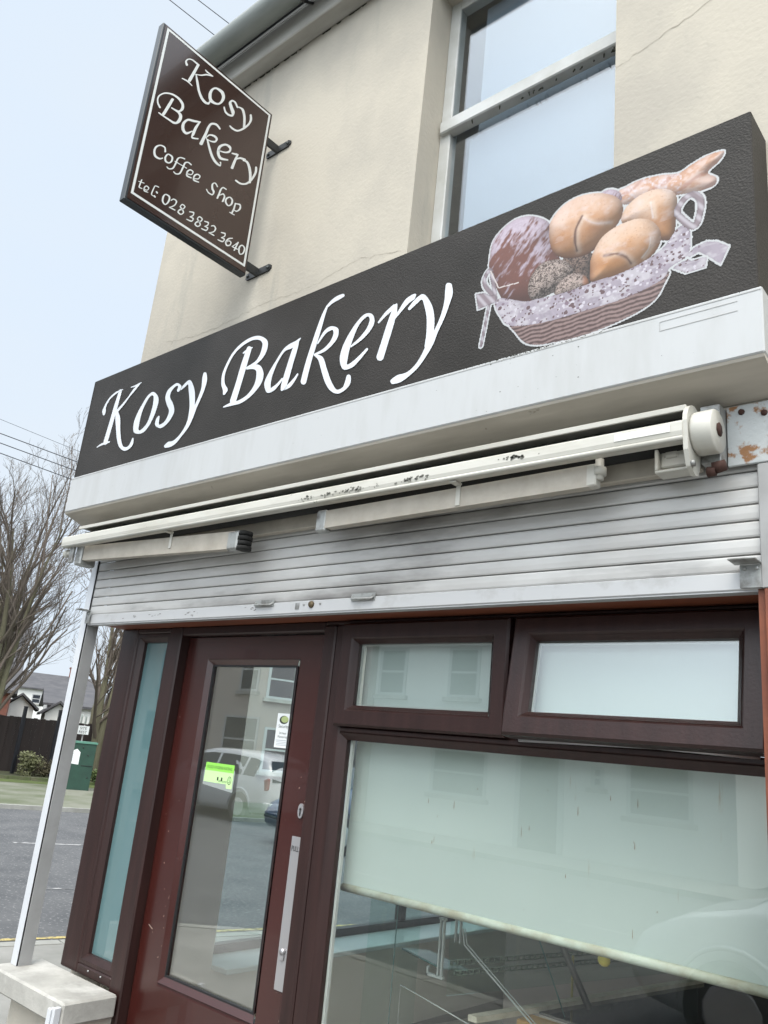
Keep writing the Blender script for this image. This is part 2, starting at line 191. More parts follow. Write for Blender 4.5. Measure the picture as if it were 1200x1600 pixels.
HANGING_TEXT=[[5931,11575,5990,11590,5880,11371,5945,11386,5820,11134,5890,11149],[5708,11066,5714,11093,5812,11086,5825,11126,5922,11081,5931,11105],[5771,11437,5724,11384,5738,11477,5699,11456,5761,11532,5750,11555,5829,11575,5838,11611,5966,11569,5985,11622],[5943,11353,5942,11374,6064,11425,6059,11454,6170,11523,6166,11561,6293,11597,6294,11616],[6116,11597,6127,11622,6167,11579,6182,11620,6288,11597,6297,11622],[5947,11350,5973,11378,5987,11218,6036,11270,6053,11071,6100,11126,6137,10970,6180,11036,6233,10940,6258,11008,6322,10982,6302,11026,6344,11061,6314,11057],[6410,11403,6415,11453,6515,11394,6568,11486,6550,11324,6626,11373,6529,11213,6570,11201,6474,11150,6471,11098,6374,11145,6321,11057,6344,11238,6270,11190,6356,11338,6317,11348,6410,11403,6415,11453],[6934,11420,6897,11371,6864,11482,6835,11428,6774,11459,6787,11417,6713,11342,6781,11387,6756,11248,6826,11327,6802,11181,6884,11254,6820,11157,6856,11130,6768,11126,6753,11070,6698,11135,6666,11085,6658,11197,6623,11157],[6920,11397,6924,11424,6979,11415,6993,11461,7021,11401,7071,11465,7078,11287,7139,11339,7109,11081,7169,11124],[7210,11443,7262,11486,7227,11356,7288,11388,7202,11233,7245,11232,7103,11062,7136,11039,7004,10944,7010,10901,6906,10919,6888,10862,6843,10921,6824,10881],[5594,10547,5651,10557,5538,10340,5601,10349,5484,10133,5543,10140],[5443,10239,5413,10197,5386,10294,5354,10263,5376,10394,5347,10393,5455,10523,5443,10550,5587,10608,5592,10652,5716,10618,5741,10677,5796,10566,5847,10626,5802,10495,5860,10503,5767,10425,5770,10382,5636,10387,5630,10361],[5631,10355,5638,10382,5752,10359,5772,10413,5798,10321,5862,10384,5789,10244,5856,10241,5751,10163,5755,10112,5623,10137,5611,10093,5431,10118,5422,10088],[6230,10542,6231,10509,6101,10474,6103,10421,5970,10399,5989,10361,5883,10243,5943,10257,5896,10102,5957,10170,6004,10077,6004,10138,6111,10221,6097,10238],[6189,10496,6228,10500,6127,10326,6187,10338,6102,10177,6165,10200,6118,10082,6140,10131,6247,10153,6247,10186],[6649,10709,6624,10662,6559,10744,6543,10683,6436,10667,6461,10633,6377,10537,6432,10546,6342,10361,6406,10378,6279,10098,6360,10118],[6401,10295,6384,10302,6460,10394,6447,10421,6545,10427,6561,10487,6586,10413,6639,10458,6573,10372,6595,10340,6498,10321,6494,10290,6404,10300,6398,10277],[6413,10266,6448,10302,6481,10124,6529,10175,6572,9995,6619,10056,6678,9938,6710,10001,6792,9957,6779,9994,6797,10052,6758,10027],[6683,10231,6685,10253,6831,10283,6828,10319,6946,10386,6904,10397,6944,10508,6897,10442,6817,10490,6822,10442,6683,10346,6736,10337,6662,10177,6731,10231,6748,10087,6778,10162,6921,10177,6924,10216],[6982,10373,6983,10408,7087,10412,7090,10469],[7086,10449,7131,10462,7034,10246,7098,10265,7004,10086,7076,10109],[7098,10327,7087,10344,7177,10396,7171,10444,7284,10432,7292,10492],[7242,10400,7248,10432,7316,10416,7351,10478,7377,10337,7440,10398,7425,10204,7492,10252,7446,10058,7506,10095],[7527,10463,7584,10498,7535,10357,7595,10378,7481,10173,7530,10172,7402,10032,7430,10003,7295,9947,7291,9899,7169,9935,7153,9884],[5708,9502,5671,9470,5674,9574,5654,9538,5578,9553,5582,9525,5496,9460,5528,9451,5474,9343,5519,9371,5515,9257,5547,9309,5611,9267,5613,9307,5674,9329,5666,9350],[5763,9471,5769,9501,5817,9459,5850,9499,5820,9398,5858,9404,5795,9345,5802,9319,5748,9342,5722,9298,5731,9390,5692,9371,5746,9449,5721,9458,5763,9471,5769,9501],[6074,9626,6070,9594,5989,9594,5994,9569,5926,9520,5957,9517,5900,9392,5936,9398,5873,9289,5898,9277,5820,9240,5820,9212,5780,9245,5770,9219],[5895,9426,5901,9447,6138,9452,6144,9474],[6221,9604,6208,9570,6150,9605,6148,9576,6076,9539,6107,9533,6047,9406,6084,9413,6018,9284,6045,9274,5966,9236,5964,9207,5920,9243,5909,9217],[6161,9354,6161,9375,6256,9396,6246,9414,6288,9490,6259,9464,6215,9495,6219,9466,6150,9408,6185,9411,6161,9308,6189,9350,6260,9329,6267,9358],[6311,9357,6309,9376,6406,9410,6394,9425,6437,9503,6408,9477,6364,9506,6368,9477,6298,9421,6332,9423,6306,9318,6334,9361,6420,9348,6426,9377],[6819,9548,6797,9515,6753,9582,6746,9550,6682,9506,6719,9512,6690,9406,6735,9445,6729,9364,6776,9395,6730,9322,6741,9294,6661,9311,6647,9279,6609,9344,6590,9317],[7006,9619,6997,9586,6925,9607,6932,9579,6872,9522,6909,9524,6850,9412,6893,9424,6830,9302,6870,9312],[6883,9381,6873,9394,6953,9453,6957,9489,6972,9417,7014,9442,6950,9312,6991,9322],[7104,9484,7105,9514,7147,9457,7187,9493,7141,9383,7179,9381,7105,9332,7100,9301,7059,9363,7020,9326,7055,9418,7019,9421,7104,9484,7105,9514],[7226,9453,7261,9467,7212,9326,7254,9338,7179,9202,7220,9209],[7153,9196,7160,9219,7262,9206,7269,9229],[7240,9435,7241,9463,7330,9469,7354,9515,7340,9415,7383,9424,7298,9335,7309,9312,7233,9318,7228,9295],[5377,8700,5400,8706,5359,8588,5387,8597,5366,8532,5383,8558,5425,8543,5429,8563],[5339,8631,5341,8648,5440,8662,5442,8679],[5462,8557,5464,8574,5521,8576,5514,8590,5548,8647,5526,8630,5492,8661,5494,8637,5449,8599,5474,8602,5461,8528,5479,8557,5538,8546,5542,8565],[5709,8783,5706,8759,5639,8762,5648,8745,5611,8686,5635,8690,5595,8559,5619,8574,5643,8543,5652,8563],[5674,8643,5694,8679,5693,8634,5713,8670],[5650,8546,5670,8582,5669,8537,5689,8573],[5861,8714,5858,8740,5916,8706,5948,8740,5913,8624,5948,8626,5882,8553,5884,8527,5844,8583,5811,8553,5841,8665,5805,8658,5861,8714,5858,8740],[5980,8674,5966,8689,6019,8724,6019,8751,6059,8714,6093,8741,6043,8638,6064,8630,5971,8548,5981,8537],[5966,8528,5973,8557,6081,8543,6088,8572],[6200,8735,6195,8758,6238,8727,6267,8750,6214,8679,6234,8664,6156,8626,6180,8610,6131,8546,6162,8575,6205,8537,6203,8563,6262,8620,6232,8609,6223,8674,6199,8643,6182,8691,6154,8675,6200,8735,6195,8758],[6357,8691,6358,8715,6428,8717,6448,8754,6427,8678,6450,8674,6378,8620,6388,8608],[6380,8604,6386,8625,6438,8606,6467,8636,6425,8567,6434,8540,6334,8544,6330,8519],[6569,8720,6564,8743,6612,8712,6641,8738,6594,8668,6615,8652,6525,8616,6547,8596,6493,8528,6527,8554,6566,8518,6564,8545,6627,8599,6595,8588,6586,8658,6560,8627,6550,8675,6521,8660,6569,8720,6564,8743],[6679,8698,6683,8724,6748,8714,6771,8750,6745,8679,6768,8673,6695,8622,6705,8610],[6697,8606,6703,8627,6754,8611,6784,8641,6740,8573,6749,8546,6648,8550,6643,8525],[6835,8694,6828,8717,6879,8727,6889,8758,6907,8702,6946,8724,6892,8636,6912,8625,6814,8564,6822,8549],[6809,8542,6818,8573,6919,8551,6929,8581],[7055,8697,7057,8723,7130,8721,7152,8759,7128,8683,7152,8678,7074,8622,7084,8610],[7076,8605,7082,8627,7131,8608,7162,8639,7116,8572,7124,8544,7020,8547,7015,8521],[7315,8758,7322,8740,7220,8690,7242,8674,7168,8574,7210,8589,7215,8519,7229,8558,7296,8576,7271,8588,7310,8659,7281,8634,7243,8661,7247,8639,7188,8591,7203,8581],[7444,8751,7462,8741,7331,8585,7346,8577],[7329,8568,7337,8597,7457,8583,7465,8613],[7434,8743,7467,8747,7374,8532,7411,8537],[7543,8720,7546,8750,7587,8693,7625,8722,7578,8603,7614,8602,7540,8553,7533,8522,7513,8596,7475,8570,7514,8672,7477,8670,7543,8720,7546,8750]]
PIC={'twist':[(-885,1661),(-870,1663),(-823,1669),(-762,1658),(-710,1641),(-674,1652),(-632,1662),(-591,1659),(-585,1648),(-598,1629),(-629,1606),(-606,1578),(-613,1557),(-648,1555),(-711,1569),(-747,1578),(-822,1593),(-869,1604),(-885,1629)],'loaf':[(-1336,1584),(-1328,1650),(-1296,1686),(-1248,1707),(-1195,1700),(-1142,1668),(-1114,1635),(-1103,1591),(-1078,1508),(-1061,1412),(-1121,1379),(-1192,1375),(-1269,1413),(-1313,1499),(-1334,1554)],'knob':[(-943,1670),(-930,1681),(-906,1674),(-884,1654),(-877,1626),(-901,1627)],'rollA':[(-1117,1606),(-1110,1650),(-1071,1686),(-1019,1697),(-959,1684),(-910,1656),(-881,1623),(-873,1588),(-884,1553),(-923,1511),(-971,1481),(-1021,1480),(-1073,1501),(-1105,1541)],'rollB':[(-876,1545),(-869,1586),(-830,1614),(-784,1618),(-740,1600),(-717,1571),(-715,1530),(-719,1473),(-726,1435),(-755,1437),(-792,1469),(-829,1509)],'rollC':[(-974,1417),(-969,1467),(-939,1518),(-892,1539),(-837,1541),(-792,1520),(-764,1478),(-761,1440),(-777,1408),(-821,1379),(-897,1364),(-965,1375)],'seedF':[(-1064,1494),(-1021,1487),(-967,1475),(-970,1415),(-973,1373),(-1027,1400),(-1054,1445)],'seedD':[(-1180,1407),(-1178,1461),(-1144,1500),(-1099,1502),(-1055,1481),(-1028,1436),(-1061,1394),(-1103,1382),(-1156,1377)],'seedE':[(-1085,1367),(-1078,1409),(-1036,1430),(-994,1411),(-977,1374),(-1017,1353)],'cloth':[(-1303,1420),(-1279,1426),(-1193,1386),(-1147,1380),(-1060,1372),(-961,1376),(-882,1376),(-821,1387),(-755,1413),(-712,1462),(-684,1451),(-679,1408),(-688,1363),(-734,1344),(-755,1315),(-821,1297),(-896,1289),(-991,1289),(-1074,1289),(-1143,1293),(-1225,1309),(-1259,1328),(-1274,1351),(-1296,1389)],'wicker':[(-1240,1322),(-1143,1302),(-1074,1298),(-991,1298),(-896,1297),(-821,1305),(-740,1334),(-755,1291),(-777,1258),(-820,1236),(-895,1219),(-989,1209),(-1071,1212),(-1140,1220),(-1185,1241),(-1219,1284)],'bowL':[(-1381,1474),(-1345,1467),(-1324,1450),(-1300,1447),(-1298,1418),(-1322,1416),(-1368,1412)],'bowR':[(-692,1365),(-667,1383),(-637,1388),(-610,1378),(-580,1352),(-602,1306),(-634,1343),(-657,1364),(-681,1357)],'bowS':[(-728,1339),(-713,1348),(-685,1352),(-678,1344),(-636,1342),(-642,1311),(-692,1311)],'handleL':[(-1328,1542),(-1349,1526),(-1347,1496),(-1322,1459),(-1303,1431)],'tailL':[(-1325,1417),(-1336,1346),(-1346,1274)],'handleR':[(-713,1508),(-698,1544),(-672,1554),(-651,1528),(-652,1487),(-670,1449)],'creaseA':[(-1004,1620),(-1024,1583),(-1026,1543),(-1018,1503)],'creaseA2':[(-1001,1615),(-965,1580),(-916,1562)],'creaseB':[(-790,1579),(-783,1524)],'creaseC':[(-790,1460),(-795,1428),(-815,1404)],'creaseC2':[(-930,1453),(-890,1445),(-863,1424),(-847,1397)],'strap':[(-1328,1542),(-1293,1468),(-1220,1462)]}
# ---------------- materials ----------------
m_wall=mat('cream_render',(.485,.448,.378),.9,col2=(.405,.376,.325),nscale=1.5,stretch=(1,1,.7),thr=(.44,.64),bump=.4,bscale=55,col3=(.33,.32,.285),n3=3.2,thr3=(.56,.76),stretch3=(1.8,1.8,.30))
m_crack=mat('crack_line',(.27,.245,.20),.9)
m_soil=mat('dirt_moss',(.05,.05,.035),.95)
m_upvc=mat('white_plastic',(.46,.47,.475),.35,col2=(.41,.415,.41),nscale=4,stretch=(2.5,1,.5),thr=(.48,.75))
m_upvc2=mat('old_white_plastic',(.52,.53,.52),.4,col2=(.36,.36,.33),nscale=4,stretch=(1,1,1),thr=(.4,.75))
m_under=mat('dirty_soffit',(.48,.445,.39),.7,col2=(.36,.33,.285),nscale=2.2,stretch=(1,6,1),thr=(.35,.7),col3=(.16,.14,.11),n3=14,thr3=(.68,.76),bump=.1)
m_panel=mat('black_sign_vinyl',(.024,.0215,.019),.5,col2=(.038,.034,.031),nscale=2.5,bump=.55,bscale=150,spec=.2)
m_vinyl=mat('white_vinyl',(.66,.69,.73),.45,col2=(.60,.62,.65),nscale=5)
m_brown=mat('brown_sign_enamel',(.034,.018,.014),.18,col2=(.04,.022,.018),nscale=2,spec=.5,coat=.3)
m_signwhite=mat('painted_letters',(.62,.64,.63),.4)
m_signrim=mat('sign_rim_metal',(.035,.04,.045),.3,metal=.3)
m_iron=mat('black_iron',(.018,.02,.021),.45,col2=(.05,.045,.04),nscale=25,thr=(.5,.8),bump=.2)
m_gutter=mat('grey_gutter_plastic',(.25,.27,.26),.45,col2=(.17,.19,.175),nscale=2,stretch=(1,6,6),thr=(.35,.7))
m_board=mat('eaves_board',(.48,.47,.44),.6,col2=(.34,.33,.30),nscale=3,stretch=(.5,2,2))
m_frame=mat('woodgrain_brown_plastic',(.021,.009,.008),.38,col2=(.032,.0135,.012),nscale=30,stretch=(1,1,.08),bump=.15,bscale=120,spec=.42)
m_door=mat('red_brown_door',(.048,.0095,.007),.27,col2=(.036,.008,.0065),nscale=4,stretch=(1,1,.3),spec=.6,coat=.25,thr=(.3,.7))
m_gasket=mat('black_gasket',(.012,.012,.013),.5)
m_bead=mat('light_spacer',(.55,.56,.54),.35)
m_timber=mat('orange_brown_timber',(.22,.065,.03),.6,col2=(.12,.035,.018),nscale=6,stretch=(.4,2,2),thr=(.35,.75))
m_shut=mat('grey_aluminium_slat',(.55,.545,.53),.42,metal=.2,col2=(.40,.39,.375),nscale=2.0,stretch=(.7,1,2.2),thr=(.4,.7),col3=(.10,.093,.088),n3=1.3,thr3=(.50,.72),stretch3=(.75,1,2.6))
m_shutbar=mat('pale_aluminium_bar',(.50,.505,.51),.4,metal=.2,col2=(.38,.375,.365),nscale=9,thr=(.55,.75))
m_rail=mat('white_aluminium_rail',(.60,.62,.65),.3,metal=.1)
m_railgrey=mat('grey_rail_side',(.33,.33,.33),.45,col2=(.26,.26,.255),nscale=6)
m_awn=mat('cream_awning_metal',(.50,.49,.445),.38,col2=(.36,.345,.29),nscale=5,stretch=(.5,2,2),thr=(.45,.75),col3=(.13,.13,.11),n3=26,thr3=(.70,.74))
m_arm=mat('beige_awning_arm',(.42,.385,.33),.5,col2=(.33,.30,.25),nscale=12,thr=(.35,.7),bump=.1)
m_awndark=mat('rolled_awning_cloth',(.012,.012,.011),.9)
m_zinc=mat('dirty_zinc',(.36,.37,.36),.45,metal=.4,col2=(.12,.11,.10),nscale=18,thr=(.45,.7))
m_rust=mat('rust_paint',(.42,.44,.44),.6,col2=(.24,.115,.045),nscale=20,stretch=(1,1,1),thr=(.53,.60),col3=(.09,.035,.02),n3=26,thr3=(.64,.70),bump=.5,bscale=50)
m_rustdark=mat('rust_hole',(.045,.018,.012),.85)
m_steel=mat('brushed_steel',(.50,.49,.50),.38,metal=.7)
m_conc=mat('pale_concrete',(.42,.41,.38),.85,col2=(.27,.265,.245),nscale=5,thr=(.35,.7),bump=.5,bscale=45,col3=(.55,.54,.51),n3=3,thr3=(.55,.7))
m_redbrick=mat('red_tile',(.22,.06,.04),.8)
m_sidehouse=mat('brownish_render',(.40,.345,.31),.9,col2=(.34,.29,.26),nscale=.5)
m_int=mat('interior_beige_wall',(.80,.74,.65),.8,col2=(.75,.69,.60),nscale=1.5)
m_intfl=mat('interior_floor',(.55,.51,.45),.5)
m_ceil=mat('interior_ceiling',(.85,.85,.82),.9)
m_sillw=mat('white_window_board',(.70,.78,.76),.25)
m_glass=glass_mat('window_glass',1.7,(.965,.985,.975))
m_glassd=glass_mat('door_glass',2.6,(.96,.975,.965))
m_vent=glass_mat('vent_glass',2.1,(.93,.96,.95))
m_film=glass_mat('frosted_teal_film',2.3,(.6,.8,.8),film=(.115,.205,.215),filmfac=.93)
m_upglass=glass_mat('upper_window_glass',2.0,(.90,.94,.96),gloss=(.95,.97,1))
m_clear=glass_mat('clear_display_glass',1.5,(.90,.97,.95))
m_blind=mat('old_roller_blind',(.68,.76,.72),.55,col2=(.62,.71,.67),nscale=1.4,stretch=(1,1,.5),thr=(.35,.7),col3=(.42,.33,.20),n3=9,thr3=(.67,.75),stretch3=(3.6,1,.45),spec=.3)
m_blindhem=mat('stained_blind_hem',(.52,.56,.48),.6,col2=(.38,.36,.27),nscale=14,thr=(.4,.65))
m_netblind=mat('pale_net_blind',(.24,.265,.30),.9,col2=(.215,.24,.275),nscale=1)
def add_translucency(m,fac,colr):
    nt=m.node_tree; N=nt.nodes; p=N['Principled BSDF']; tr=N.new('ShaderNodeBsdfTranslucent'); tr.inputs[0].default_value=(*colr,1); x=N.new('ShaderNodeMixShader'); x.inputs[0].default_value=fac
    nt.links.new(p.outputs[0],x.inputs[1]); nt.links.new(tr.outputs[0],x.inputs[2]); nt.links.new(x.outputs[0],N['Material Output'].inputs[0])
add_translucency(m_blind,.36,(.78,.87,.82))
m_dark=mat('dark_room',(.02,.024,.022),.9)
m_roof=mat('roof_slate',(.06,.062,.068),.7,col2=(.09,.09,.095),nscale=5)
# ---------------- ground ----------------
def poly_sheet(name,pts,z,m,th=0):
    b=MB()
    if th: b.prism(pts,z-th,z,2)
    else: b.face([(x,y,z) for x,y in pts])
    return struct(b.obj(name,m))
m_ground=mat('far_ground',(.07,.08,.05),.95,col2=(.09,.085,.06),nscale=.3)
m_asph=mat('grey_asphalt',(.092,.094,.098),.9,col2=(.062,.065,.070),nscale=1.6,thr=(.4,.65),bump=.9,bscale=28,col3=(.20,.20,.20),n3=26,thr3=(.58,.64))
m_pave=mat('concrete_pavement',(.27,.265,.25),.9,col2=(.19,.19,.175),nscale=1.5,bump=.4,bscale=30)
m_mosspave=mat('mossy_pavement',(.16,.165,.13),.95,col2=(.085,.10,.055),nscale=.8,thr=(.4,.65),bump=.5,bscale=20)
m_moss=mat('moss_verge',(.075,.105,.02),.95,col2=(.045,.065,.015),nscale=5,thr=(.35,.7),bump=.9,bscale=20)
m_kerb=mat('kerb_stone',(.30,.30,.28),.85,col2=(.22,.22,.2),nscale=3)
m_yel=mat('worn_yellow_paint',(.42,.34,.13),.8,col2=(.16,.14,.09),nscale=12,thr=(.48,.56))
m_wht=mat('worn_white_paint',(.36,.36,.36),.8,col2=(.11,.113,.118),nscale=7,thr=(.44,.54))
poly_sheet('ground',[(-600,-400),(400,-400),(400,600),(-600,600)],-.03,m_ground)
poly_sheet('road',[(-24,-9.3),(40,-9.3),(40,60),(-24,60)],0,m_asph)
poly_sheet('road_west',[(-90,-9.3),(-24,-9.3),(-24,-1.5),(-90,-1.5)],0,m_asph)
def kx(y): return -16.0+(y-7.8)*.3725
def yx(y): return -6.37+(y-3.35)*.235
near=[(40,-1.0),(40,1.99),(-3.2,1.99),(-3.6,2.3),(-3.62,2.6),(-3.62,30),(yx(30)+.25,30),(yx(1)+.25,1.0),(yx(1)+.5,0),(yx(1)+1.1,-.7),(yx(1)+2.0,-1.0)]
poly_sheet('pavement',near,.09,m_pave,.12)
kb=MB()
for (a,b2) in zip(near[6:],near[7:]+near[:1]):
    a=Vector((*a,0));b3=Vector((*b2,0)); d=(b3-a); L=d.length
    if L>20: pass
    n=max(1,int(L/.9)); d.normalize(); p=Vector((-d.y,d.x,0))*-.06
    for i in range(n):
        s=a+d*(i*L/n+.006); e=a+d*((i+1)*L/n-.006)
        kb.prism([(s.x-p.x,s.y-p.y),(e.x-p.x,e.y-p.y),(e.x+p.x,e.y+p.y),(s.x+p.x,s.y+p.y)],-.02,.094,2)
struct(kb.obj('kerb',m_kerb))
# pavement joints
jb=MB()
for y in (2.9,3.75,4.7,5.7,6.8): jb.face([(yx(y)+.32,y,.0935),(-3.7,y-.12,.0935),(-3.7,y-.107,.0935),(yx(y)+.32,y+.013,.0935)])
struct(jb.obj('pavement_joints',m_crack))
far=[(kx(-1.5),-1.5),(kx(0),0)]+[(kx(y),y) for y in (4,8,12,16,30)]+[(-60,30),(-90,-1.5)]
poly_sheet('pavement_far',far,.07,m_mosspave,.09)
fk=MB()
for i in range(34):
    y0=-1.4+i*.9; y1=y0+.885
    fk.prism([(kx(y0)-.005,y0),(kx(y1)-.005,y1),(kx(y1)+.12,y1),(kx(y0)+.12,y0)],-.02,.076,2)
struct(fk.obj('kerb_far',m_kerb))
def wx(y): return -22.53+(y-10.83)*.5   # low wall line
poly_sheet('moss_verge',[(wx(6)+1.1,6),(wx(10)+1.3,10),(wx(13)+1.2,13),(wx(19)+1.0,19),(wx(19)+.1,19),(wx(6)+.1,6)],.074,m_moss)
poly_sheet('garden_soil',[(wx(5),5),(wx(20),20),(wx(20)-7,22),(wx(5)-7,7)],.10,mat('leafy_soil',(.05,.045,.025),.95,col2=(.06,.075,.025),nscale=3,bump=1,bscale=14))
mk=MB(); rnd=random.Random(4)
for off in (0,.19):
    for i in range(60):
        y0=1.2+i*.5; 
        def P(y,d): return (yx(y)-.14-off+d+rnd.uniform(-.008,.008),y,.004)
        mk.face([P(y0,0),P(y0+.5,0),P(y0+.5,.075),P(y0,.075)])
struct(mk.obj('yellow_lines',m_yel))
mk=MB()
for y0 in (2.4,5.95,7.9,9.9,13):  # worn centre dashes
    y1=y0+.95
    x=lambda y:-11.65+(y-5.94)*.37
    mk.face([(x(y0),y0,.004),(x(y1),y1,.004),(x(y1)+.09,y1,.004),(x(y0)+.09,y0,.004)])
for y0 in (4.6,5.6,7.3):
    y1=y0+.7; x=lambda y:-8.4+(y-5.0)*.3
    mk.face([(x(y0),y0,.004),(x(y1),y1,.004),(x(y1)+.05,y1,.004),(x(y0)+.05,y0,.004)])
for x0 in range(-30,30,5): mk.face([(x0,-5.1,.004),(x0+2.6,-5.1,.004),(x0+2.6,-5.0,.004),(x0,-5.0,.004)])
struct(mk.obj('white_dashes',m_wht))
# ---------------- shop building ----------------
WX=-3.665; YW=2.017; YF=2.2; YR=2.149; XR=4.5; ZT=5.10
shop=thing('shop_building','cream rendered corner shop with brown framed shopfront and big upper sash window','building',(-3.6,2.1,0))
b=MB()
wx0,wx1,wz0,wz1=-1.828,-.971,3.38,4.90
b.box(WX,wx0,YW,YR+.06,2.46,ZT); b.box(wx1,XR,YW,YR+.06,2.46,ZT); b.box(wx0,wx1,YW,YR+.06,2.46,wz0); b.box(wx0,wx1,YW,YR+.06,wz1,ZT)
b.box(-.562,-.10,YW,2.28,0,2.46); b.box(2.6,XR,YW,2.28,0,2.46); b.box(-.10,2.6,YW,2.28,0,.42); b.box(-.10,2.6,YW,2.28,2.15,2.46)  # gap right of the pier holds the added daylight window
b.box(WX,-3.17,2.02,2.30,0,.535)         # dwarf wall under sill
# left side wall with window opening
sy0,sy1,sz0,sz1=2.89,5.6,.60,2.5
b.box(WX,WX+.22,2.28,sy0,.0,2.60); b.box(WX,WX+.22,sy1,8.4,.0,2.60); b.box(WX,WX+.22,sy0,sy1,.0,sz0-.03); b.box(WX,WX+.22,sy0,sy1,sz1,2.60)
b.box(WX,WX+.22,YR+.06,8.4,2.60,ZT); b.box(WX,XR,8.4,8.6,2.6,ZT); b.box(WX,-2.9,8.4,8.6,0,2.6); b.box(3.6,XR,8.4,8.6,0,2.6); b.box(XR,XR+.2,YW,8.6,0,ZT)  # unseen gap in the rear wall, added to let daylight in
b.k=1
def crack(pts,w=.0035,y=YW-.0015,seed=1):
    r=random.Random(seed); Q=[]
    for (x0,z0),(x1,z1) in zip(pts,pts[1:]):
        n=max(2,int(math.hypot(x1-x0,z1-z0)/.02))
        for i in range(n): Q.append((x0+(x1-x0)*i/n+r.uniform(-.006,.006),z0+(z1-z0)*i/n+r.uniform(-.006,.006)))
    Q.append(pts[-1])
    for i in range(len(Q)-1):
        a,c=Q[i],Q[i+1]; ww=w*r.uniform(.35,1)
        b.face([(a[0],y,a[1]-ww/2),(c[0],y,c[1]-ww/2),(c[0],y,c[1]+ww/2),(a[0],y,a[1]+ww/2)])
crack([(-.965,3.93),(-.80,3.975),(-.66,4.01),(-.52,4.04),(-.40,4.09),(-.1,4.14)],.0026,seed=3)
crack([(-3.45,3.59),(-3.1,3.55),(-2.7,3.575),(-2.35,3.56),(-2.1,3.60),(-1.86,3.55)],.0018,seed=5)
crack([(-3.40,3.80),(-3.36,3.66),(-3.42,3.50)],.002,seed=6)
b.k=2
r=random.Random(9)
for i in range(120):   # dirt along the joint below the eaves board
    x=r.uniform(-3.6,-.3); w=r.uniform(.008,.05); h=r.uniform(.003,.011)
    b.prism([(x,ZT-.018),(x+w,ZT-.018),(x+w*.8,ZT-.018-h),(x+w*.2,ZT-.018-h*.8)],YW-.003,YW+.001,1)
b.obj('wall',[m_wall,m_crack,m_soil],shop)
# interior room
b=MB()
b.box(WX+.222,-2.9,6.2,6.3,.08,2.6); b.box(3.6,XR-.02,6.2,6.3,.08,2.6); b.box(-2.9,3.6,6.2,6.3,.08,1.25)  # back wall left open higher up, added to brighten the room
b.box(WX+.2205,WX+.245,2.30,sy0-.001,.08,2.6); b.box(WX+.2205,WX+.245,sy0+.0,sy1,.08,sz0-.031); b.box(WX+.2205,WX+.245,sy0,sy1,sz1+.001,2.6); b.box(WX+.2205,WX+.245,sy1+.001,6.2,.08,2.6)
b.box(XR-.04,XR-.02,2.3,6.2,.08,2.6)
b.obj('interior_wall',m_int,shop)
b=MB(); b.box(WX+.23,XR,2.25,6.3,.05,.08); b.obj('interior_floor',m_intfl,shop)
b=MB(); b.box(WX+.246,XR-.05,2.28,6.19,2.56,2.60); b.obj('interior_ceiling',m_ceil,shop)
# side window
b=MB()
for (y0,y1,z0,z1) in ((sy0,sy1,sz0-.03,sz0+.035),(sy0,sy1,sz1-.05,sz1),(sy0,sy0+.05,sz0+.035,sz1-.05),(sy1-.05,sy1,sz0+.035,sz1-.05),(4.55,4.60,sz0+.035,sz1-.05)):
    b.box(WX+.03,WX+.09,y0,y1,z0,z1,.004)
sw=b.obj('window',mat('dark_window_frame',(.035,.03,.03),.35),shop); sw['label']='side window facing the side road'
b=MB(); b.box(WX+.055,WX+.06,sy0+.05,sy1-.05,sz0+.035,sz1-.05); b.obj('pane',glass_mat('side_glass',1.3,(.84,.93,.93)),sw)
b=MB(); b.box(WX+.092,WX+.36,sy0+.002,sy1-.002,sz0-.029,sz0-.005,.004); b.obj('window_board',m_sillw,sw)
# eaves, gutter, roof
b=MB(); b.box(WX-.06,XR,1.93,YW-.001,ZT-.02,ZT+.13,.006); b.box(WX-.06,XR,1.93,2.3,ZT+.132,ZT+.15)
b.obj('eaves_board',m_board,shop)
b=MB()
gy,gz,gr=1.835,ZT+.125,.062
arc=[(gy+gr*math.cos(a),gz+gr*math.sin(a)) for a in [math.pi*(1+i/12) for i in range(13)]]
arc=[(gy-gr,gz+.012)]+arc+[(gy+gr,gz+.012)]
ins=[(gy+(y-gy)*.93,gz+(z-gz)*.93+.002) for y,z in reversed(arc)]
vs=[];n=len(arc+ins)
for x in (WX-.09,XR): vs+=[(x,y,z) for y,z in arc+ins]
b.mesh(vs,[(i,(i+1)%n,n+(i+1)%n,n+i) for i in range(n)],True)
b.prism(arc,WX-.1,WX-.09,0)
g=b.obj('gutter',m_gutter,shop)
for x in (-2.55,-1.15,.3,1.8):
    b=MB(); b.tube([(x,1.93,ZT+.10),(x,gy+gr*.6,gz-gr-.006),(x,gy,gz-gr-.012),(x,gy-gr*.9,gz-.02)],.007,6)
    b.obj('gutter_bracket',m_iron,g)
b=MB(); b.prism([(1.86,ZT+.17),(1.86,ZT+.19),(5.3,ZT+2.4),(8.8,ZT+.19),(8.8,ZT+.17)],WX-.1,XR+.2,0); b.obj('roof',m_roof,shop)
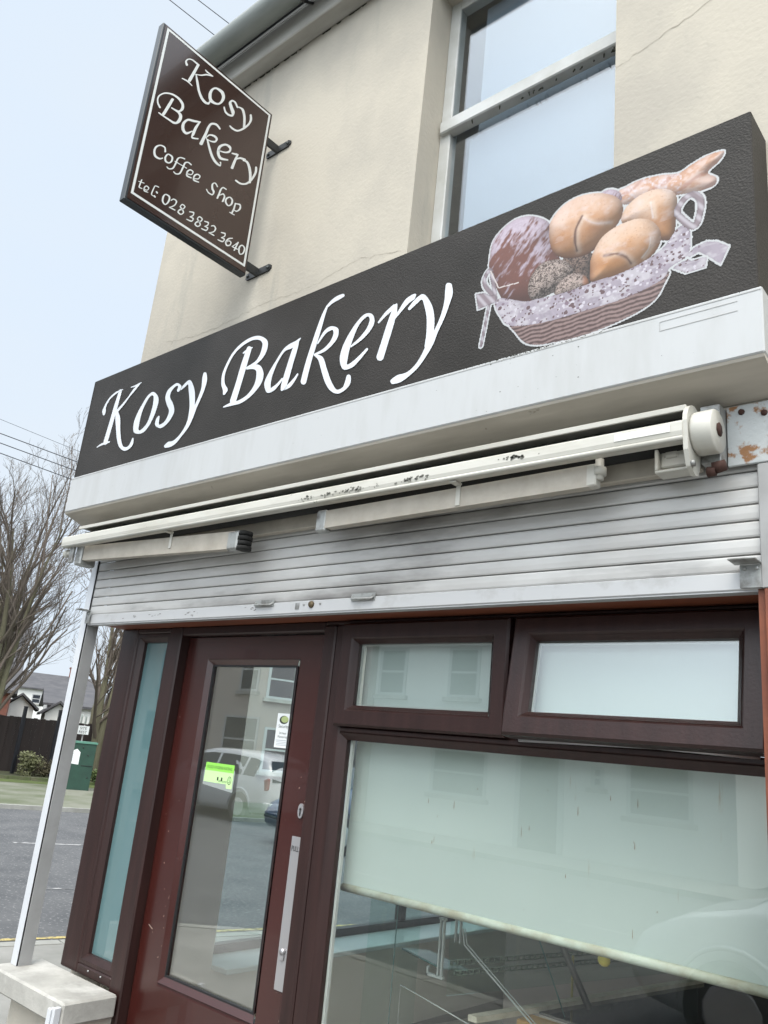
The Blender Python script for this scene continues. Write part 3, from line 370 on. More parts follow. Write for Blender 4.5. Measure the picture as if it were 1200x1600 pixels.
# upper sash window
b=MB(); s=.055
b.box(wx0,wx0+s,YR,YR+.05,wz0,wz1,.004); b.box(wx1-s,wx1,YR,YR+.05,wz0,wz1,.004); b.box(wx0+s,wx1-s,YR,YR+.05,wz0,wz0+.06,.004); b.box(wx0+s,wx1-s,YR,YR+.05,wz1-.05,wz1,.004)
uw=b.obj('window',m_upvc2,shop); uw['label']='large white sash window above the fascia'
b=MB(); b.box(wx0+.012,wx1-.012,YR-.022,YR+.03,4.172,4.235,.005); b.k=1; r=random.Random(2)
for i in range(16):
    x=r.uniform(wx0+.15,wx1-.04); b.tube([(x,YR-.012+r.uniform(0,.02),4.171),(x+r.uniform(-.01,.01),YR-.006,4.160-r.uniform(0,.008))],[.0035,.002],5)
b.obj('meeting_rail',[m_upvc2,m_soil],uw)
b=MB(); b.box(wx0+s-.003,wx1-s+.003,YR+.022,YR+.027,wz0+.058,4.173); b.box(wx0+s-.003,wx1-s+.003,YR+.008,YR+.013,4.234,wz1-.048); b.obj('pane',m_upglass,uw)
b=MB(); b.box(wx0+.115,wx1-.03,YR+.062,YR+.068,wz0,4.15); b.box(wx0+.15,wx1-.03,YR+.070,YR+.076,4.16,wz1-.05); b.obj('blind',m_netblind,uw)
b=MB(); b.box(wx0-.1,wx1+.1,YR+.40,YR+.44,wz0-.2,wz1+.2); b.obj('dark_room_back',mat('room_teal',(.06,.085,.08),.9),uw)
# lintel zone
b=MB(); b.box(-3.64,-.562,2.075,2.30,2.125,2.17); b.box(-.580,-.5625,YW+.004,YF+.08,.09,2.125); b.obj('timber_head',m_timber,shop)
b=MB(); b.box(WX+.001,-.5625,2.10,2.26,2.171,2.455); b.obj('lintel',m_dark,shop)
b=MB(); b.box(-.638,1.2,YW-.012,YW-.002,2.44,2.605,.002); 
for x,z in ((-.598,2.565),(-.583,2.51),(-.59,2.465),(-.2,2.56)): pass
sp=b.obj('steel_plate',m_rust,shop); sp['label']='rust-spotted white steel plate beside the awning drum'
b=MB(); b.box(-.5618,-.30,YW-.013,YW-.002,.09,2.118,.002); b.obj('architrave',m_timber,shop)
for x,z in ((-.545,2.572),(-.528,2.535),(-.530,2.488),(-.60,2.585),(-.2,2.56),(.1,2.5)):
    b=MB(); b.tube([(x,YW-.011,z),(x,YW-.018,z)],[.009,.007],8); b.obj('rusty_bolt',m_rustdark,sp)
# concrete sill
b=MB(); b.box(-3.76,-3.135,1.945,2.185,.538,.622,.008); si=b.obj('window_sill',m_conc,shop); si['label']='chunky concrete sill under the teal sidelight'
b=MB(); b.box(-3.168,-3.13,2.03,2.29,.09,.45); b.obj('threshold_tile',m_redbrick,shop)
# ------- shopfront frame (one mesh), sidelight, door, vents, big pane
b=MB(); y0,y1=YF,YF+.075; zb=.62
def fr(x0,x1,z0,z1,dy=0,bv=.006): b.box(x0,x1,y0+dy,y1,z0,z1,bv)
fr(-3.635,-3.50,zb,2.125); fr(-3.50,-3.228,zb,.66); fr(-3.50,-3.228,2.10,2.125); fr(-3.228,-3.137,.09,2.125,-.004); fr(-3.137,-2.218,2.085,2.125); fr(-2.218,-.5805,2.1085,2.125)
fr(-2.218,-2.155,.09,2.108,-.004); fr(-2.155,-2.085,.09,2.108); fr(-2.085,-.613,1.715,1.737); fr(-.612,-.5805,.09,2.108); fr(-1.372,-1.352,1.737,2.108)
fr(-2.085,-.613,.09,.42)
frm=b.obj('shopfront_frame',m_frame,shop)
# sidelight inner frame
def ring(b,x0,x1,z0,z1,w,ya,yb,bv=.004,wb=None,wt=None):
    wb=w if wb is None else wb; wt=w if wt is None else wt
    b.box(x0,x0+w,ya,yb,z0,z1,bv); b.box(x1-w,x1,ya,yb,z0,z1,bv); b.box(x0+w,x1-w,ya,yb,z0,z0+wb,bv); b.box(x0+w,x1-w,ya,yb,z1-wt,z1,bv)
def ringm(b,x0,x1,z0,z1,w,ya,yb,c=.006,wb=None,wt=None):   # one frame of a moulded profile, mitred corners
    wb=w if wb is None else wb; wt=w if wt is None else wt
    pr=[(0,yb),(0,ya+c),(c/w,ya),(1-c/w,ya),(1,ya+c),(1,yb)]
    R4=[]
    for u,y in pr: R4.append([(x0+w*u,y,z0+wb*u),(x1-w*u,y,z0+wb*u),(x1-w*u,y,z1-wt*u),(x0+w*u,y,z1-wt*u)])
    for a,c2 in zip(R4,R4[1:]+R4[:1]):
        for i in range(4): j=(i+1)%4; b.face([a[i],a[j],c2[j],c2[i]])
def bead(b,x0,x1,z0,z1,w,ya,yb):   # chamfered glazing bead, mitred corners
    A=[(x0,z0),(x1,z0),(x1,z1),(x0,z1)]; Bq=[(x0+w,z0+w),(x1-w,z0+w),(x1-w,z1-w),(x0+w,z1-w)]
    for i in range(4):
        j=(i+1)%4; b.face([(A[i][0],ya,A[i][1]),(A[j][0],ya,A[j][1]),(Bq[j][0],yb,Bq[j][1]),(Bq[i][0],yb,Bq[i][1])])
        b.face([(Bq[i][0],yb,Bq[i][1]),(Bq[j][0],yb,Bq[j][1]),(Bq[j][0],yb+.02,Bq[j][1]),(Bq[i][0],yb+.02,Bq[i][1])])
b=MB(); ringm(b,-3.50,-3.228,.66,2.10,.022,YF+.004,y1-.005,.003); bead(b,-3.478,-3.25,.682,2.078,.018,YF+.006,YF+.022)
sl_=b.obj('sidelight',m_frame,shop); sl_['label']='narrow sidelight with frosted teal glass'
b=MB(); b.box(-3.47,-3.255,YF+.038,YF+.044,.69,2.07); b.obj('pane',m_film,sl_)
b=MB(); 
for x in (-3.40,-3.30): b=MB(); b.tube([(x,YF-.001,.648),(x,YF-.006,.648)],[.004,.003],8); b.obj('screw_cap',m_upvc,sl_)
# door
DY=2.244
b=MB(); ringm(b,-3.135,-2.219,.10,2.083,.165,DY,DY+.05,.004,wb=.60,wt=.10); bead(b,-2.97,-2.384,.70,1.983,.024,DY-.004,DY+.014)
b.k=1
for x,z,dx,dz in ((-3.09,.885,.03,-.012),(-3.06,1.25,.004,.004),(-3.055,1.13,.004,-.004),(-2.985,1.0,.003,.014),(-3.00,.93,.004,.006),(-2.995,.78,.004,.005),(-2.30,1.50,.004,.004),(-2.262,1.455,.006,.012)):
    b.face([(x,DY-.0006,z),(x+dx,DY-.0006,z+dz),(x+dx,DY-.0006,z+dz+.003),(x,DY-.0006,z+.003)])
r=random.Random(31)
for i in range(26):
    x=r.choice([r.uniform(-3.12,-2.98),r.uniform(-2.37,-2.24)]); z=r.uniform(.7,2.0); s=r.uniform(.0008,.0022)
    b.face([(x,DY-.0006,z),(x+s,DY-.0006,z+s*.3),(x+s*.8,DY-.0006,z+s*1.5),(x-s*.3,DY-.0006,z+s)])
dr=b.obj('door',[m_door,mat('paint_chip',(.42,.33,.27),.7)],shop); dr['label']='red-brown glazed shop door'
b=MB(); ring(b,-2.948,-2.406,.722,1.961,.007,DY+.012,DY+.021,0); b.obj('gasket',m_gasket,dr)
b=MB(); b.box(-2.968,-2.386,DY+.022,DY+.028,.698,1.982); b.obj('pane',m_glassd,dr)
b=MB(); b.box(-2.302,-2.255,DY-.004,DY-.0005,.83,1.335,.001); hp=b.obj('handle_plate',m_steel,dr)
text_mesh('PULL',.026,(-2.278,DY-.0048,1.285),m_gasket,'plate_lettering',hp,sx=.7)
b=MB(); b.tube([(-2.276,DY-.003,.955),(-2.276,DY-.014,.955)],.011,12); b.box(-2.284,-2.268,DY-.012,DY-.004,.925,.955,.003); b.obj('keyhole_cylinder',m_steel,dr)
b=MB(); 
ov=[(-2.272+.014*math.cos(t),1.425+.026*math.sin(t)) for t in [2*math.pi*i/24 for i in range(24)]]
b.prism(ov,DY-.007,DY-.0005,1); es=b.obj('lock_escutcheon',m_steel,dr)
b=MB(); b.tube([(-2.272,DY-.0075,1.431),(-2.272,DY-.009,1.431)],.005,8); b.box(-2.2745,-2.2695,DY-.009,DY-.0075,1.408,1.43); b.obj('keyhole',m_gasket,es)
# door stickers
m_wst=mat('white_sticker',(.78,.80,.80),.5); m_green=mat('green_sticker',(.28,.68,.10),.5); m_palegreen=mat('pale_green_sticker',(.55,.85,.38),.5); m_ink=mat('sticker_ink',(.03,.035,.03),.6); m_grey=mat('grey_sticker_edge',(.30,.33,.32),.6)
SY=DY+.0205
b=MB(); b.face([(-2.492,SY,1.640),(-2.409,SY,1.640),(-2.409,SY,1.772),(-2.492,SY,1.772)]); st1=b.obj('security_sticker',m_wst,dr)
b=MB(); b.face([(-2.452+.026*math.cos(t),SY-.0004,1.747+.016*math.sin(t)) for t in [2*math.pi*i/20 for i in range(20)]])
b.k=1; b.face([(-2.447+.021*math.cos(t),SY-.0008,1.749+.0125*math.sin(t)) for t in [2*math.pi*i/20 for i in range(20)]])
b.obj('sticker_oval',[m_ink,mat('olive_oval',(.40,.47,.20),.5)],st1)
for tx,sz,z in (('Security',.018,1.716),('24 Hour',.012,1.692),('Monitoring',.012,1.678)): text_mesh(tx,sz,(-2.450,SY-.0006,z),m_ink,'sticker_text',st1)
b=MB(); b.face([(-2.485,SY-.0006,1.667),(-2.415,SY-.0006,1.667),(-2.415,SY-.0006,1.669),(-2.485,SY-.0006,1.669)])
for z in (1.661,1.655,1.649): b.face([(-2.482,SY-.0006,z),(-2.42,SY-.0006,z),(-2.42,SY-.0006,z+.0015),(-2.482,SY-.0006,z+.0015)])
b.obj('sticker_line',mat('pale_ink',(.35,.38,.42),.6),st1)
b=MB(); b.face([(-2.905,SY,1.462),(-2.705,SY,1.445),(-2.705,SY,1.53),(-2.905,SY,1.53)])
b.k=1; b.face([(-2.900,SY-.0004,1.474),(-2.752,SY-.0004,1.474),(-2.748,SY-.0004,1.458),(-2.712,SY-.0004,1.458),(-2.712,SY-.0004,1.548),(-2.900,SY-.0004,1.548)]) 
b.k=2; b.face([(-2.900,SY-.0006,1.520),(-2.712,SY-.0006,1.520),(-2.712,SY-.0006,1.552),(-2.900,SY-.0006,1.552)])
b.k=3; b.face([(-2.733+.0125*math.cos(t),SY-.0008,1.490+.0165*math.sin(t)) for t in [2*math.pi*i/20 for i in range(20)]])
b.k=1; b.face([(-2.733+.0095*math.cos(t),SY-.0010,1.490+.0135*math.sin(t)) for t in [2*math.pi*i/20 for i in range(20)]])
b.k=3
for i in range(5): b.face([(-2.892+i*.026+dx*.016,SY-.0007,1.484+dz*.014) for dx,dz in ((0,0),(.6,0),(.6,1),(0,1))]) if i>2 else None
st2=b.obj('hygiene_rating_sticker',[m_grey,m_palegreen,m_green,m_ink],dr)
text_mesh('FOOD HYGIENE RATING',.0165,(-2.806,SY-.0009,1.529),m_ink,'rating_text',st2,sx=.9)
text_mesh('5',.026,(-2.733,SY-.0012,1.481),m_ink,'rating_number',st2)
text_mesh('VERY GOOD',.010,(-2.775,SY-.0009,1.479),m_ink,'rating_text',st2)
b=MB(); ringm(b,-.10,2.6,.42,2.15,.07,YW+.10,YW+.16); d2=b.obj('display_window',m_frame,shop); d2['label']='added window right of the pier, out of view, lets daylight into the shop'  # added out of view so more daylight reaches the interior
b=MB(); b.box(-.035,2.535,YW+.128,YW+.134,.485,2.085); b.obj('pane',m_glass,d2)
# top vents
def vent(x0,x1,z0,z1,ang,label):
    root=MB(); w=.062
    ringm(root,x0,x1,z0,z1,w,-.028,.03,.008); bead(root,x0+w,x1-w,z0+w,z1-w,.013,-.022,-.006)
    o=root.obj('top_light',m_frame,shop); o['label']=label
    g=MB(); g.box(x0+w+.012,x1-w-.012,.004,.009,z0+w+.012,z1-w-.012); p=g.obj('pane',m_vent,o)
    g=MB(); ring(g,x0+w+.008,x1-w-.008,z0+w+.008,z1-w-.008,.010,.012,.02,0); sp_=g.obj('spacer_bar',m_bead,o)
    g=MB(); g.box(x0+.06,x1-.06,.055,.058,z0+.05,z1-.03); bl=g.obj('blind',mat('vent_blind',(.62,.68,.66),.8),o)
    T=Matrix.Translation((0,YF,z1))@Matrix.Rotation(ang,4,'X')@Matrix.Translation((0,0,-z1))
    for q in (o,p,sp_,bl): q.data.transform(T)
    return o
vent(-2.100,-1.372,1.737,2.108,0,'closed top light next to the door')
vent(-1.352,-.603,1.737,2.104,R(-8.6),'open top light tilted outwards')
b=MB(); b.tube([(-1.33,YF-.005,1.735),(-.9,YF-.02,1.742),(-.64,YF-.005,1.735)],.006,6); b.obj('window_stay',m_steel,frm)
# big pane
b=MB(); bead(b,-2.085,-.613,.42,1.715,.024,YF+.002,YF+.022); pf=b.obj('display_window',m_frame,shop); pf['label']='large display window below the top lights'
b=MB(); b.box(-2.075,-.63,YF+.034,YF+.040,.43,1.705); b.obj('pane',m_glass,pf)
b=MB(); b.box(-2.060,-2.050,YF+.043,YF+.055,.43,1.70); b.box(-2.05,-.65,YF+.043,YF+.055,1.692,1.70); b.obj('spacer_bar',m_bead,pf)
# ---------------- roller blind inside ----------------
t=thing('roller_blind','stained pale green roller blind half lowered inside the display window','blind',(-1.3,2.31,1.7))
b=MB(); n=40; r=random.Random(3)
X0,X1=-2.085,-.45
vs=[];nz=8
for j in range(nz+1):
    for i in range(n+1):
        x=X0+(X1-X0)*i/n; z=1.715-(1.715-1.205)*j/nz; vs.append((x,2.305+.004*math.sin(x*6)*j/nz,z))
b.mesh(vs,[(j*(n+1)+i,j*(n+1)+i+1,(j+1)*(n+1)+i+1,(j+1)*(n+1)+i) for j in range(nz) for i in range(n)],True)
b.k=1; r=random.Random(15)
for i in range(20):
    x=r.choice([-1.75,-1.62,-1.5,-1.42,-1.33,-1.22,-1.15,-1.02,-.95,-.85])+r.gauss(0,.03); z=1.62-abs(r.gauss(.12,.14)); w=r.uniform(.0008,.0018); h=r.uniform(.004,.032)
    if z-h>1.22: b.face([(x-w*.4,2.3015,z),(x+w*.4,2.3015,z),(x+w,2.3015,z-h*.7),(x,2.3015,z-h),(x-w,2.3015,z-h*.7)])
b.obj('blind_sheet',[m_blind,mat('brown_drip',(.38,.33,.24),.8)],t)
b=MB(); b.tube([(X0,2.305,1.195),(X1,2.305,1.195)],.013,10); b.obj('hem_bar',m_blindhem,t)
# ---------------- fascia sign ----------------
YFs=1.881; FX0,FX1=-3.843,-.513
t=thing('fascia_sign','long dark fascia board reading Kosy Bakery with a basket of bread at its right end','shop sign',(-2.2,YW,2.67))
b=MB(); b.box(FX0,FX1,YFs,YW-.002,2.857,3.405,.003); b.box(FX0+.0,FX0+.003,YFs-.001,YFs+.01,2.86,3.40); 
b.k=1; r=random.Random(13)
for i in range(110):
    x=r.uniform(FX0,FX1); s=r.uniform(.002,.006)
    b.tube([(x,YFs+.006+r.uniform(0,.02),3.404),(x+r.uniform(-.01,.01),YFs+.008,3.406+s*.6)],[s*.7,s*.2],5)
b.obj('sign_panel',[m_panel,m_soil],t)
b=MB(); b.box(FX0-.002,FX1+.012,YFs-.012,YW-.002,2.669,2.853,.004); 
b.k=1; r=random.Random(12)
for i in range(210):
    x=r.gauss(-1.16,.10) if i<170 else r.uniform(-3.8,-.55); s=r.uniform(.0005,.0017)*(1 if i<170 else .6); z=(2.8525-abs(r.gauss(0,.005))) if i<160 else r.uniform(2.68,2.85)
    b.face([(x+s*1.6*math.cos(a)*r.uniform(.6,1.3),YFs-.01265,z+s*math.sin(a)*r.uniform(.6,1.3)) for a in (0,1.05,2.1,3.15,4.2,5.25)])
b.k=2; b.box(FX0-.002,FX1+.012,YFs-.0131,YFs-.0124,2.8425,2.8445); b.box(-.76,-.56,YFs-.0132,YFs-.0125,2.826,2.827); b.box(-.76,-.7592,YFs-.0132,YFs-.0125,2.80,2.826); b.box(-.76,-.56,YFs-.0132,YFs-.0125,2.799,2.80)
b.obj('white_trim',[m_upvc,m_soil,mat('seam_grey',(.38,.38,.37),.6)],t)
b=MB(); b.prism([(YFs-.010,2.667),(YW-.003,2.667),(YW-.003,2.612),(YFs-.006,2.660)],FX0,FX1+.010,0); b.obj('underside',m_under,t)
for q in (FASCIA_TEXT[:10],FASCIA_TEXT[10:]): b=MB(); strokes(b,q,.0005,lambda x,z,e:(x,YFs-.0012-e,z+1.65)); b.obj('lettering',m_vinyl,t)
# basket picture: printed artwork painted into colour attributes
def in_poly(px,py,P):
    c=np.zeros(px.shape,bool); n=len(P)
    for i in range(n):
        x0,y0=P[i];x1,y1=P[(i+1)%n]
        if y0==y1: continue
        cond=((y0>py)!=(y1>py))&(px<(x1-x0)*(py-y0)/(y1-y0)+x0); c^=cond
    return c
def seg_d(px,py,P,closed=True):
    d=np.full(px.shape,1e9); n=len(P)
    for i in range(n if closed else n-1):
        x0,y0=P[i];x1,y1=P[(i+1)%n]; dx,dy=x1-x0,y1-y0; l=dx*dx+dy*dy+1e-9
        u=np.clip(((px-x0)*dx+(py-y0)*dy)/l,0,1); d=np.minimum(d,np.hypot(px-x0-u*dx,py-y0-u*dy))
    return d
def smooth_poly(P,closed=True,k=5):
    P=[np.array(p,float) for p in P]
    if closed: P=P+[P[0]]
    q=catmull(P,closed,k); q=q[:-1] if closed else q
    return [tuple(p) for p in q]
def vnoise(x,y,seed):
    rs=np.random.RandomState(seed); G=rs.rand(128,128)
    xi=np.floor(x).astype(int);yi=np.floor(y).astype(int);fx=x-xi;fy=y-yi;fx=fx*fx*(3-2*fx);fy=fy*fy*(3-2*fy)
    g=lambda a,b:G[a%128,b%128]
    return (g(xi,yi)*(1-fx)+g(xi+1,yi)*fx)*(1-fy)+(g(xi,yi+1)*(1-fx)+g(xi+1,yi+1)*fx)*fy
def fbm(x,y,seed): return .5*vnoise(x,y,seed)+.3*vnoise(x*2.1,y*2.1,seed+1)+.2*vnoise(x*4.3,y*4.3,seed+2)
ST=2.2
xs=np.arange(-1440,-505,ST); zs=np.arange(1150,1760,ST)
nx,nzz=len(xs),len(zs)
cx,cz=np.meshgrid((xs[:-1]+ST/2),(zs[:-1]+ST/2))
col=np.zeros(cx.shape+(3,)); alpha=np.zeros(cx.shape,bool); halo=np.full(cx.shape,1e9)
def S3(c): c=np.array(c)/255.; return np.where(c<.04045,c/12.92,((c+.055)/1.055)**2.4)
def lay(P,colf,closed=True,sm=True,w=None):
    global halo
    Q=smooth_poly(P,closed) if sm else P
    if w is None:
        m=in_poly(cx,cz,Q); d=seg_d(cx,cz,Q); dd=np.where(m,0,d)
    else:
        d=seg_d(cx,cz,Q,False); m=d<w; dd=np.maximum(d-w,0); d=np.maximum(w-d,0)
    halo=np.minimum(halo,dd); alpha[m]=True
    global SH
    Rm=max(d[m].max()*.95,1) if m.any() else 1
    H=np.where(m,np.sqrt(np.clip(1-(1-np.minimum(d/Rm,1))**2,0,1)),0)*Rm
    for _ in range(7):
        for ax in (0,1): H=(np.roll(H,1,ax)+H*2+np.roll(H,-1,ax))/4
    gz,gx=np.gradient(H,ST); SH=((-gx*-.35+-gz*.75+.62)/np.sqrt(1+gx*gx+gz*gz))[m]
    c=colf(cx[m],cz[m],d[m]); col[m]=c; return m,d
mix=lambda a,b,t: a+(b-a)*np.clip(t,0,1)[:,None]
def roll(P,seed,base=(210,156,108),top=(234,206,186),rim=(104,56,38),creases=()):
    P_=np.array(P); zmin,zmax=P_[:,1].min(),P_[:,1].max(); xmin,xmax=P_[:,0].min(),P_[:,0].max()
    def f(x,z,d):
        t=(z-zmin)/(zmax-zmin); u=(x-xmin)/(xmax-xmin); n=fbm(x/45,z/45,seed)
        c=mix(S3(base)[None].repeat(len(x),0),S3(top)[None],(t*1.35-.25+(n-.5)*.9+ (.5-u)*.15))
        c=mix(c,S3((184,130,92))[None],(1-np.abs(t-.35)*3)*.6*fbm(x/60,z/60,seed+9)*1.6); c=mix(c,S3((146,94,66))[None],(.22-t)*2.2)
        c=mix(c,S3(rim)[None],np.exp(-d/9)*.85*(1.1-t))
        for cr,wd,cc,s in creases:
            sp=smooth_poly(PIC[cr],False); dc=seg_d(x,z,sp,False); d2=seg_d(x-7,z+3,sp,False); c=mix(c,S3((242,222,206))[None],np.exp(-(d2/(wd*2.2))**2)*.55); c=mix(c,S3(cc)[None],np.exp(-(dc/(wd*(.55+.7*vnoise(x/14,z/14,3))))**2)*s)
        c=mix(c,S3((234,216,212))[None],(fbm(x/46+3,z/30,seed+20)-.55)*2.0*(t>.35)); c=mix(c,S3((150,96,66))[None],(fbm(x/5,z/5,seed+21)-.68)*2); c=c*np.clip(.42+.86*SH,.35,1.12)[:,None]*(1+(fbm(x/6,z/6,seed+4)-.5)*.12)[:,None]
        return c
    lay(P,f)
def stick(x,z,seed,a,b,lo,hi,fx,fz,th=.5,k=5):
    n=fbm(x/fx,z/fz,seed); return mix(S3(a)[None].repeat(len(x),0),S3(b)[None],(n-th)*k+.5)
def twist(x,z,d):
    u=(x+z*.9); c=stick(x,z,31,(214,170,144),(230,202,190),0,1,28,22)
    c=mix(c,S3((180,125,110))[None],np.clip(np.sin((x*.55-z*1.25)/13+fbm(x/30,z/30,5)*3)-.55,0,1)*1.1)
    c=mix(c,S3((235,222,226))[None],((x<-700)*(fbm(x/9,z/9,8)-.45)*3)); return mix(c,S3((150,100,85))[None],np.exp(-d/5)*.4)*np.clip(.5+.75*SH,.4,1.1)[:,None]
def loaf(x,z,d):
    u=x*.62+z*.78; v=-x*.78+z*.62
    n=fbm(u/34+7,v/11+3,41); m=fbm(x/50,z/50,43)
    c=mix(S3((124,80,70))[None].repeat(len(x),0),S3((200,186,200))[None],(n-.50+(z-1560)/420+(m-.5)*.8)*3.4+.15)
    c=c*(.86+.28*fbm(x/5,z/5,44))[:,None]; return mix(c,S3((110,75,70))[None],np.exp(-d/6)*.3)*np.clip(.5+.75*SH,.4,1.1)[:,None]
def seeds(a,b,sd,tan=False):
    def f(x,z,d):
        n=vnoise(x/2.6,z/2.1,sd)*.65+vnoise(x/5.5,z/5.5,sd+1)*.35
        c=mix(S3(a)[None].repeat(len(x),0),S3(b)[None],(n-.47)*5+.5)
        if tan: c=mix(c,S3((200,142,112))[None],(x-tan)/14)
        return mix(c,S3((70,55,50))[None],np.exp(-d/5)*.6)*np.clip(.40+.9*SH,.3,1.15)[:,None]
    return f
rs=np.random.RandomState(5)
DOT=[(rs.uniform(-1340,-640),rs.uniform(1180,1560),rs.choice([2.2,3,4,5,7],p=[.25,.3,.25,.12,.08]),rs.choice([0,1,2],p=[.55,.25,.2])) for _ in range(1300)]
def cloth(x,z,d):
    c=stick(x,z,61,(176,166,178),(206,200,208),0,1,40,22)
    c=c*(.85+.3*fbm(x/13+z/30,z/60,62))[:,None]
    for dx,dz,rr,kk in DOT:
        e=np.hypot(x-dx,(z-dz)*1.05); msk=e<rr
        if msk.any():
            c[msk]=S3((112,88,92) if kk==0 else (222,216,226) if kk==1 else (140,120,134))
    return mix(c,S3((120,105,120))[None],np.exp(-d/4)*.35)
def wicker(x,z,d):
    ph=(z-x*.03)/2.3+.9*np.sin(x/13)+fbm(x/40,z/40,71)*4
    c=mix(S3((84,62,60))[None].repeat(len(x),0),S3((158,134,130))[None],np.sin(ph)*.6+.5+(fbm(x/8,z/8,72)-.5)*.8)
    return mix(c,S3((70,55,55))[None],np.exp(-d/5)*.4)
def hand(x,z,d):
    return mix(S3((150,135,142))[None].repeat(len(x),0),S3((205,198,206))[None],np.sin((x*.8+z*.6)/4)*.6+.3)*(.6+.4*np.clip(d/6,0,1))[:,None]
lay(PIC['twist'],twist); lay(PIC['knob'],loaf); lay(PIC['loaf'],loaf)
roll(PIC['rollB'],11,creases=(('creaseB',3,(240,225,220),.8),))
lay(PIC['seedF'],seeds((52,40,36),(128,108,98),81))
roll(PIC['rollA'],12,top=(234,206,190),creases=(('creaseA',5,(92,52,38),.9),('creaseA2',3.5,(235,215,212),.6)))
lay(PIC['seedD'],seeds((80,66,60),(186,170,162),83)); lay(PIC['seedE'],seeds((96,82,76),(190,172,164),85,tan=-1000.))
roll(PIC['rollC'],13,base=(212,156,104),creases=(('creaseC',3,(242,232,224),.8),('creaseC2',5,(100,58,40),.85)))
lay(PIC['wicker'],wicker); lay(PIC['cloth'],cloth)
lay(PIC['handleL'],hand,w=8); lay(PIC['handleR'],hand,w=10); lay(PIC['tailL'],hand,w=5.5); lay(PIC['bowL'],hand,sm=False); lay(PIC['bowR'],cloth,sm=False); lay(PIC['bowS'],cloth,sm=False)
sd=seg_d(cx,cz,PIC['strap'],False)<2; col[sd]=S3((225,215,212)); alpha[sd]=True
wm=(~alpha)&(halo<5.5); col[wm]=S3((212,214,216)); alpha[wm]=True
iy,ix=np.nonzero(alpha)
used=np.zeros((nzz,nx),bool)
for a_,b_ in ((0,0),(0,1),(1,0),(1,1)): used[iy+a_,ix+b_]=True
idx=np.full((nzz,nx),-1); idx[used]=np.arange(used.sum()); vy,vx=np.nonzero(used)
V=np.stack([xs[vx]/1000,np.full(len(vx),YFs-.0011),zs[vy]/1000+1.65],1)
F=np.stack([idx[iy,ix],idx[iy,ix+1],idx[iy+1,ix+1],idx[iy+1,ix]],1)
me=bpy.data.meshes.new('bread_basket_picture'); me.from_pydata(V.tolist(),[],F.tolist())
ca=me.color_attributes.new('print','FLOAT_COLOR','CORNER')
cc=np.ones((len(F),4,4)); cc[:,:,:3]=col[iy,ix][:,None,:]; ca.data.foreach_set('color',cc.ravel())
mp_=bpy.data.materials.new('printed_picture'); mp_.use_nodes=True; at=mp_.node_tree.nodes.new('ShaderNodeAttribute'); at.attribute_name='print'
hs=mp_.node_tree.nodes.new('ShaderNodeHueSaturation'); hs.inputs['Value'].default_value=.64; hs.inputs['Saturation'].default_value=1.05; mp_.node_tree.links.new(at.outputs[0],hs.inputs['Color'])
mp_.node_tree.links.new(hs.outputs[0],mp_.node_tree.nodes['Principled BSDF'].inputs['Base Color']); mp_.node_tree.nodes['Principled BSDF'].inputs['Roughness'].default_value=.5
me.materials.append(mp_); po=bpy.data.objects.new('bread_basket_picture',me); C.objects.link(po); po.parent=t; po.matrix_parent_inverse=t.matrix_world.inverted()
# ---------------- hanging sign ----------------
XS=-2.741
t=thing('hanging_sign','brown double-sided hanging sign with phone number, projecting from the upper wall','hanging sign',(XS,YW,4.1))
hy0,hy1,hz0,hz1=1.292,1.935,3.70,4.619
b=MB(); b.box(XS-.038,XS,hy0,hy1,hz0,hz1,.003); b.obj('sign_rim',m_signrim,t)
b=MB(); b.box(XS+.0005,XS+.003,hy0+.010,hy1-.006,hz0+.010,hz1-.006); b.box(XS-.041,XS-.0385,hy0+.010,hy1-.006,hz0+.010,hz1-.006); b.obj('sign_board',m_brown,t)
b=MB(); ya,yb,za,zb_=1.313,1.921,3.738,4.604; w=.011
def bordr(xx):
    for q in ([(ya,za),(yb,za),(yb,za+w),(ya,za+w)],[(ya,zb_-w),(yb,zb_-w),(yb,zb_),(ya,zb_)],[(ya,za+w),(ya+w,za+w),(ya+w,zb_-w),(ya,zb_-w)],[(yb-w,za+w),(yb,za+w),(yb,zb_-w),(yb-w,zb_-w)]):
        b.face([(xx,y,z) for y,z in q])
bordr(XS+.0036); bordr(XS-.0416); b.obj('border_line',m_signwhite,t)
for nm_,q in (('name_lettering',HANGING_TEXT[:10]),('name_lettering',HANGING_TEXT[10:24]),('coffee_shop_lettering',HANGING_TEXT[24:38]),('phone_number_lettering',HANGING_TEXT[38:])): b=MB(); strokes(b,q,.00025,lambda y,z,e:(XS+.0036+e,y,z+1.65),8,.00012,.84); b.obj(nm_,m_signwhite,t)
for zc in (4.472,3.767):
    b=MB(); b.box(XS-.025,XS-.012,hy1-.02,YW-.006,zc-.022,zc+.022,.002)
    pl=[(XS-.10,zc-.012),(XS-.09,zc-.018),(XS+.062,zc-.018),(XS+.078,zc-.008),(XS+.078,zc+.008),(XS+.062,zc+.018),(XS-.09,zc+.018),(XS-.10,zc+.012)]
    b.prism(pl,YW-.008,YW-.0005,1)
    b.prism([(hy1+.03,zc-.004),(YW-.008,zc-.004),(YW-.008,zc-.004),(YW-.008,zc-.0041)],XS-.012,XS+.03,0) if 0 else None
    br=b.obj('wall_bracket',m_iron,t)
    for dx in (-.085,.058): b=MB(); b.tube([(XS+dx,YW-.0085,zc),(XS+dx,YW-.015,zc)],[.009,.006],8); b.obj('bolt',mat('bolt_grey',(.10,.11,.11),.4,metal=.5),br)
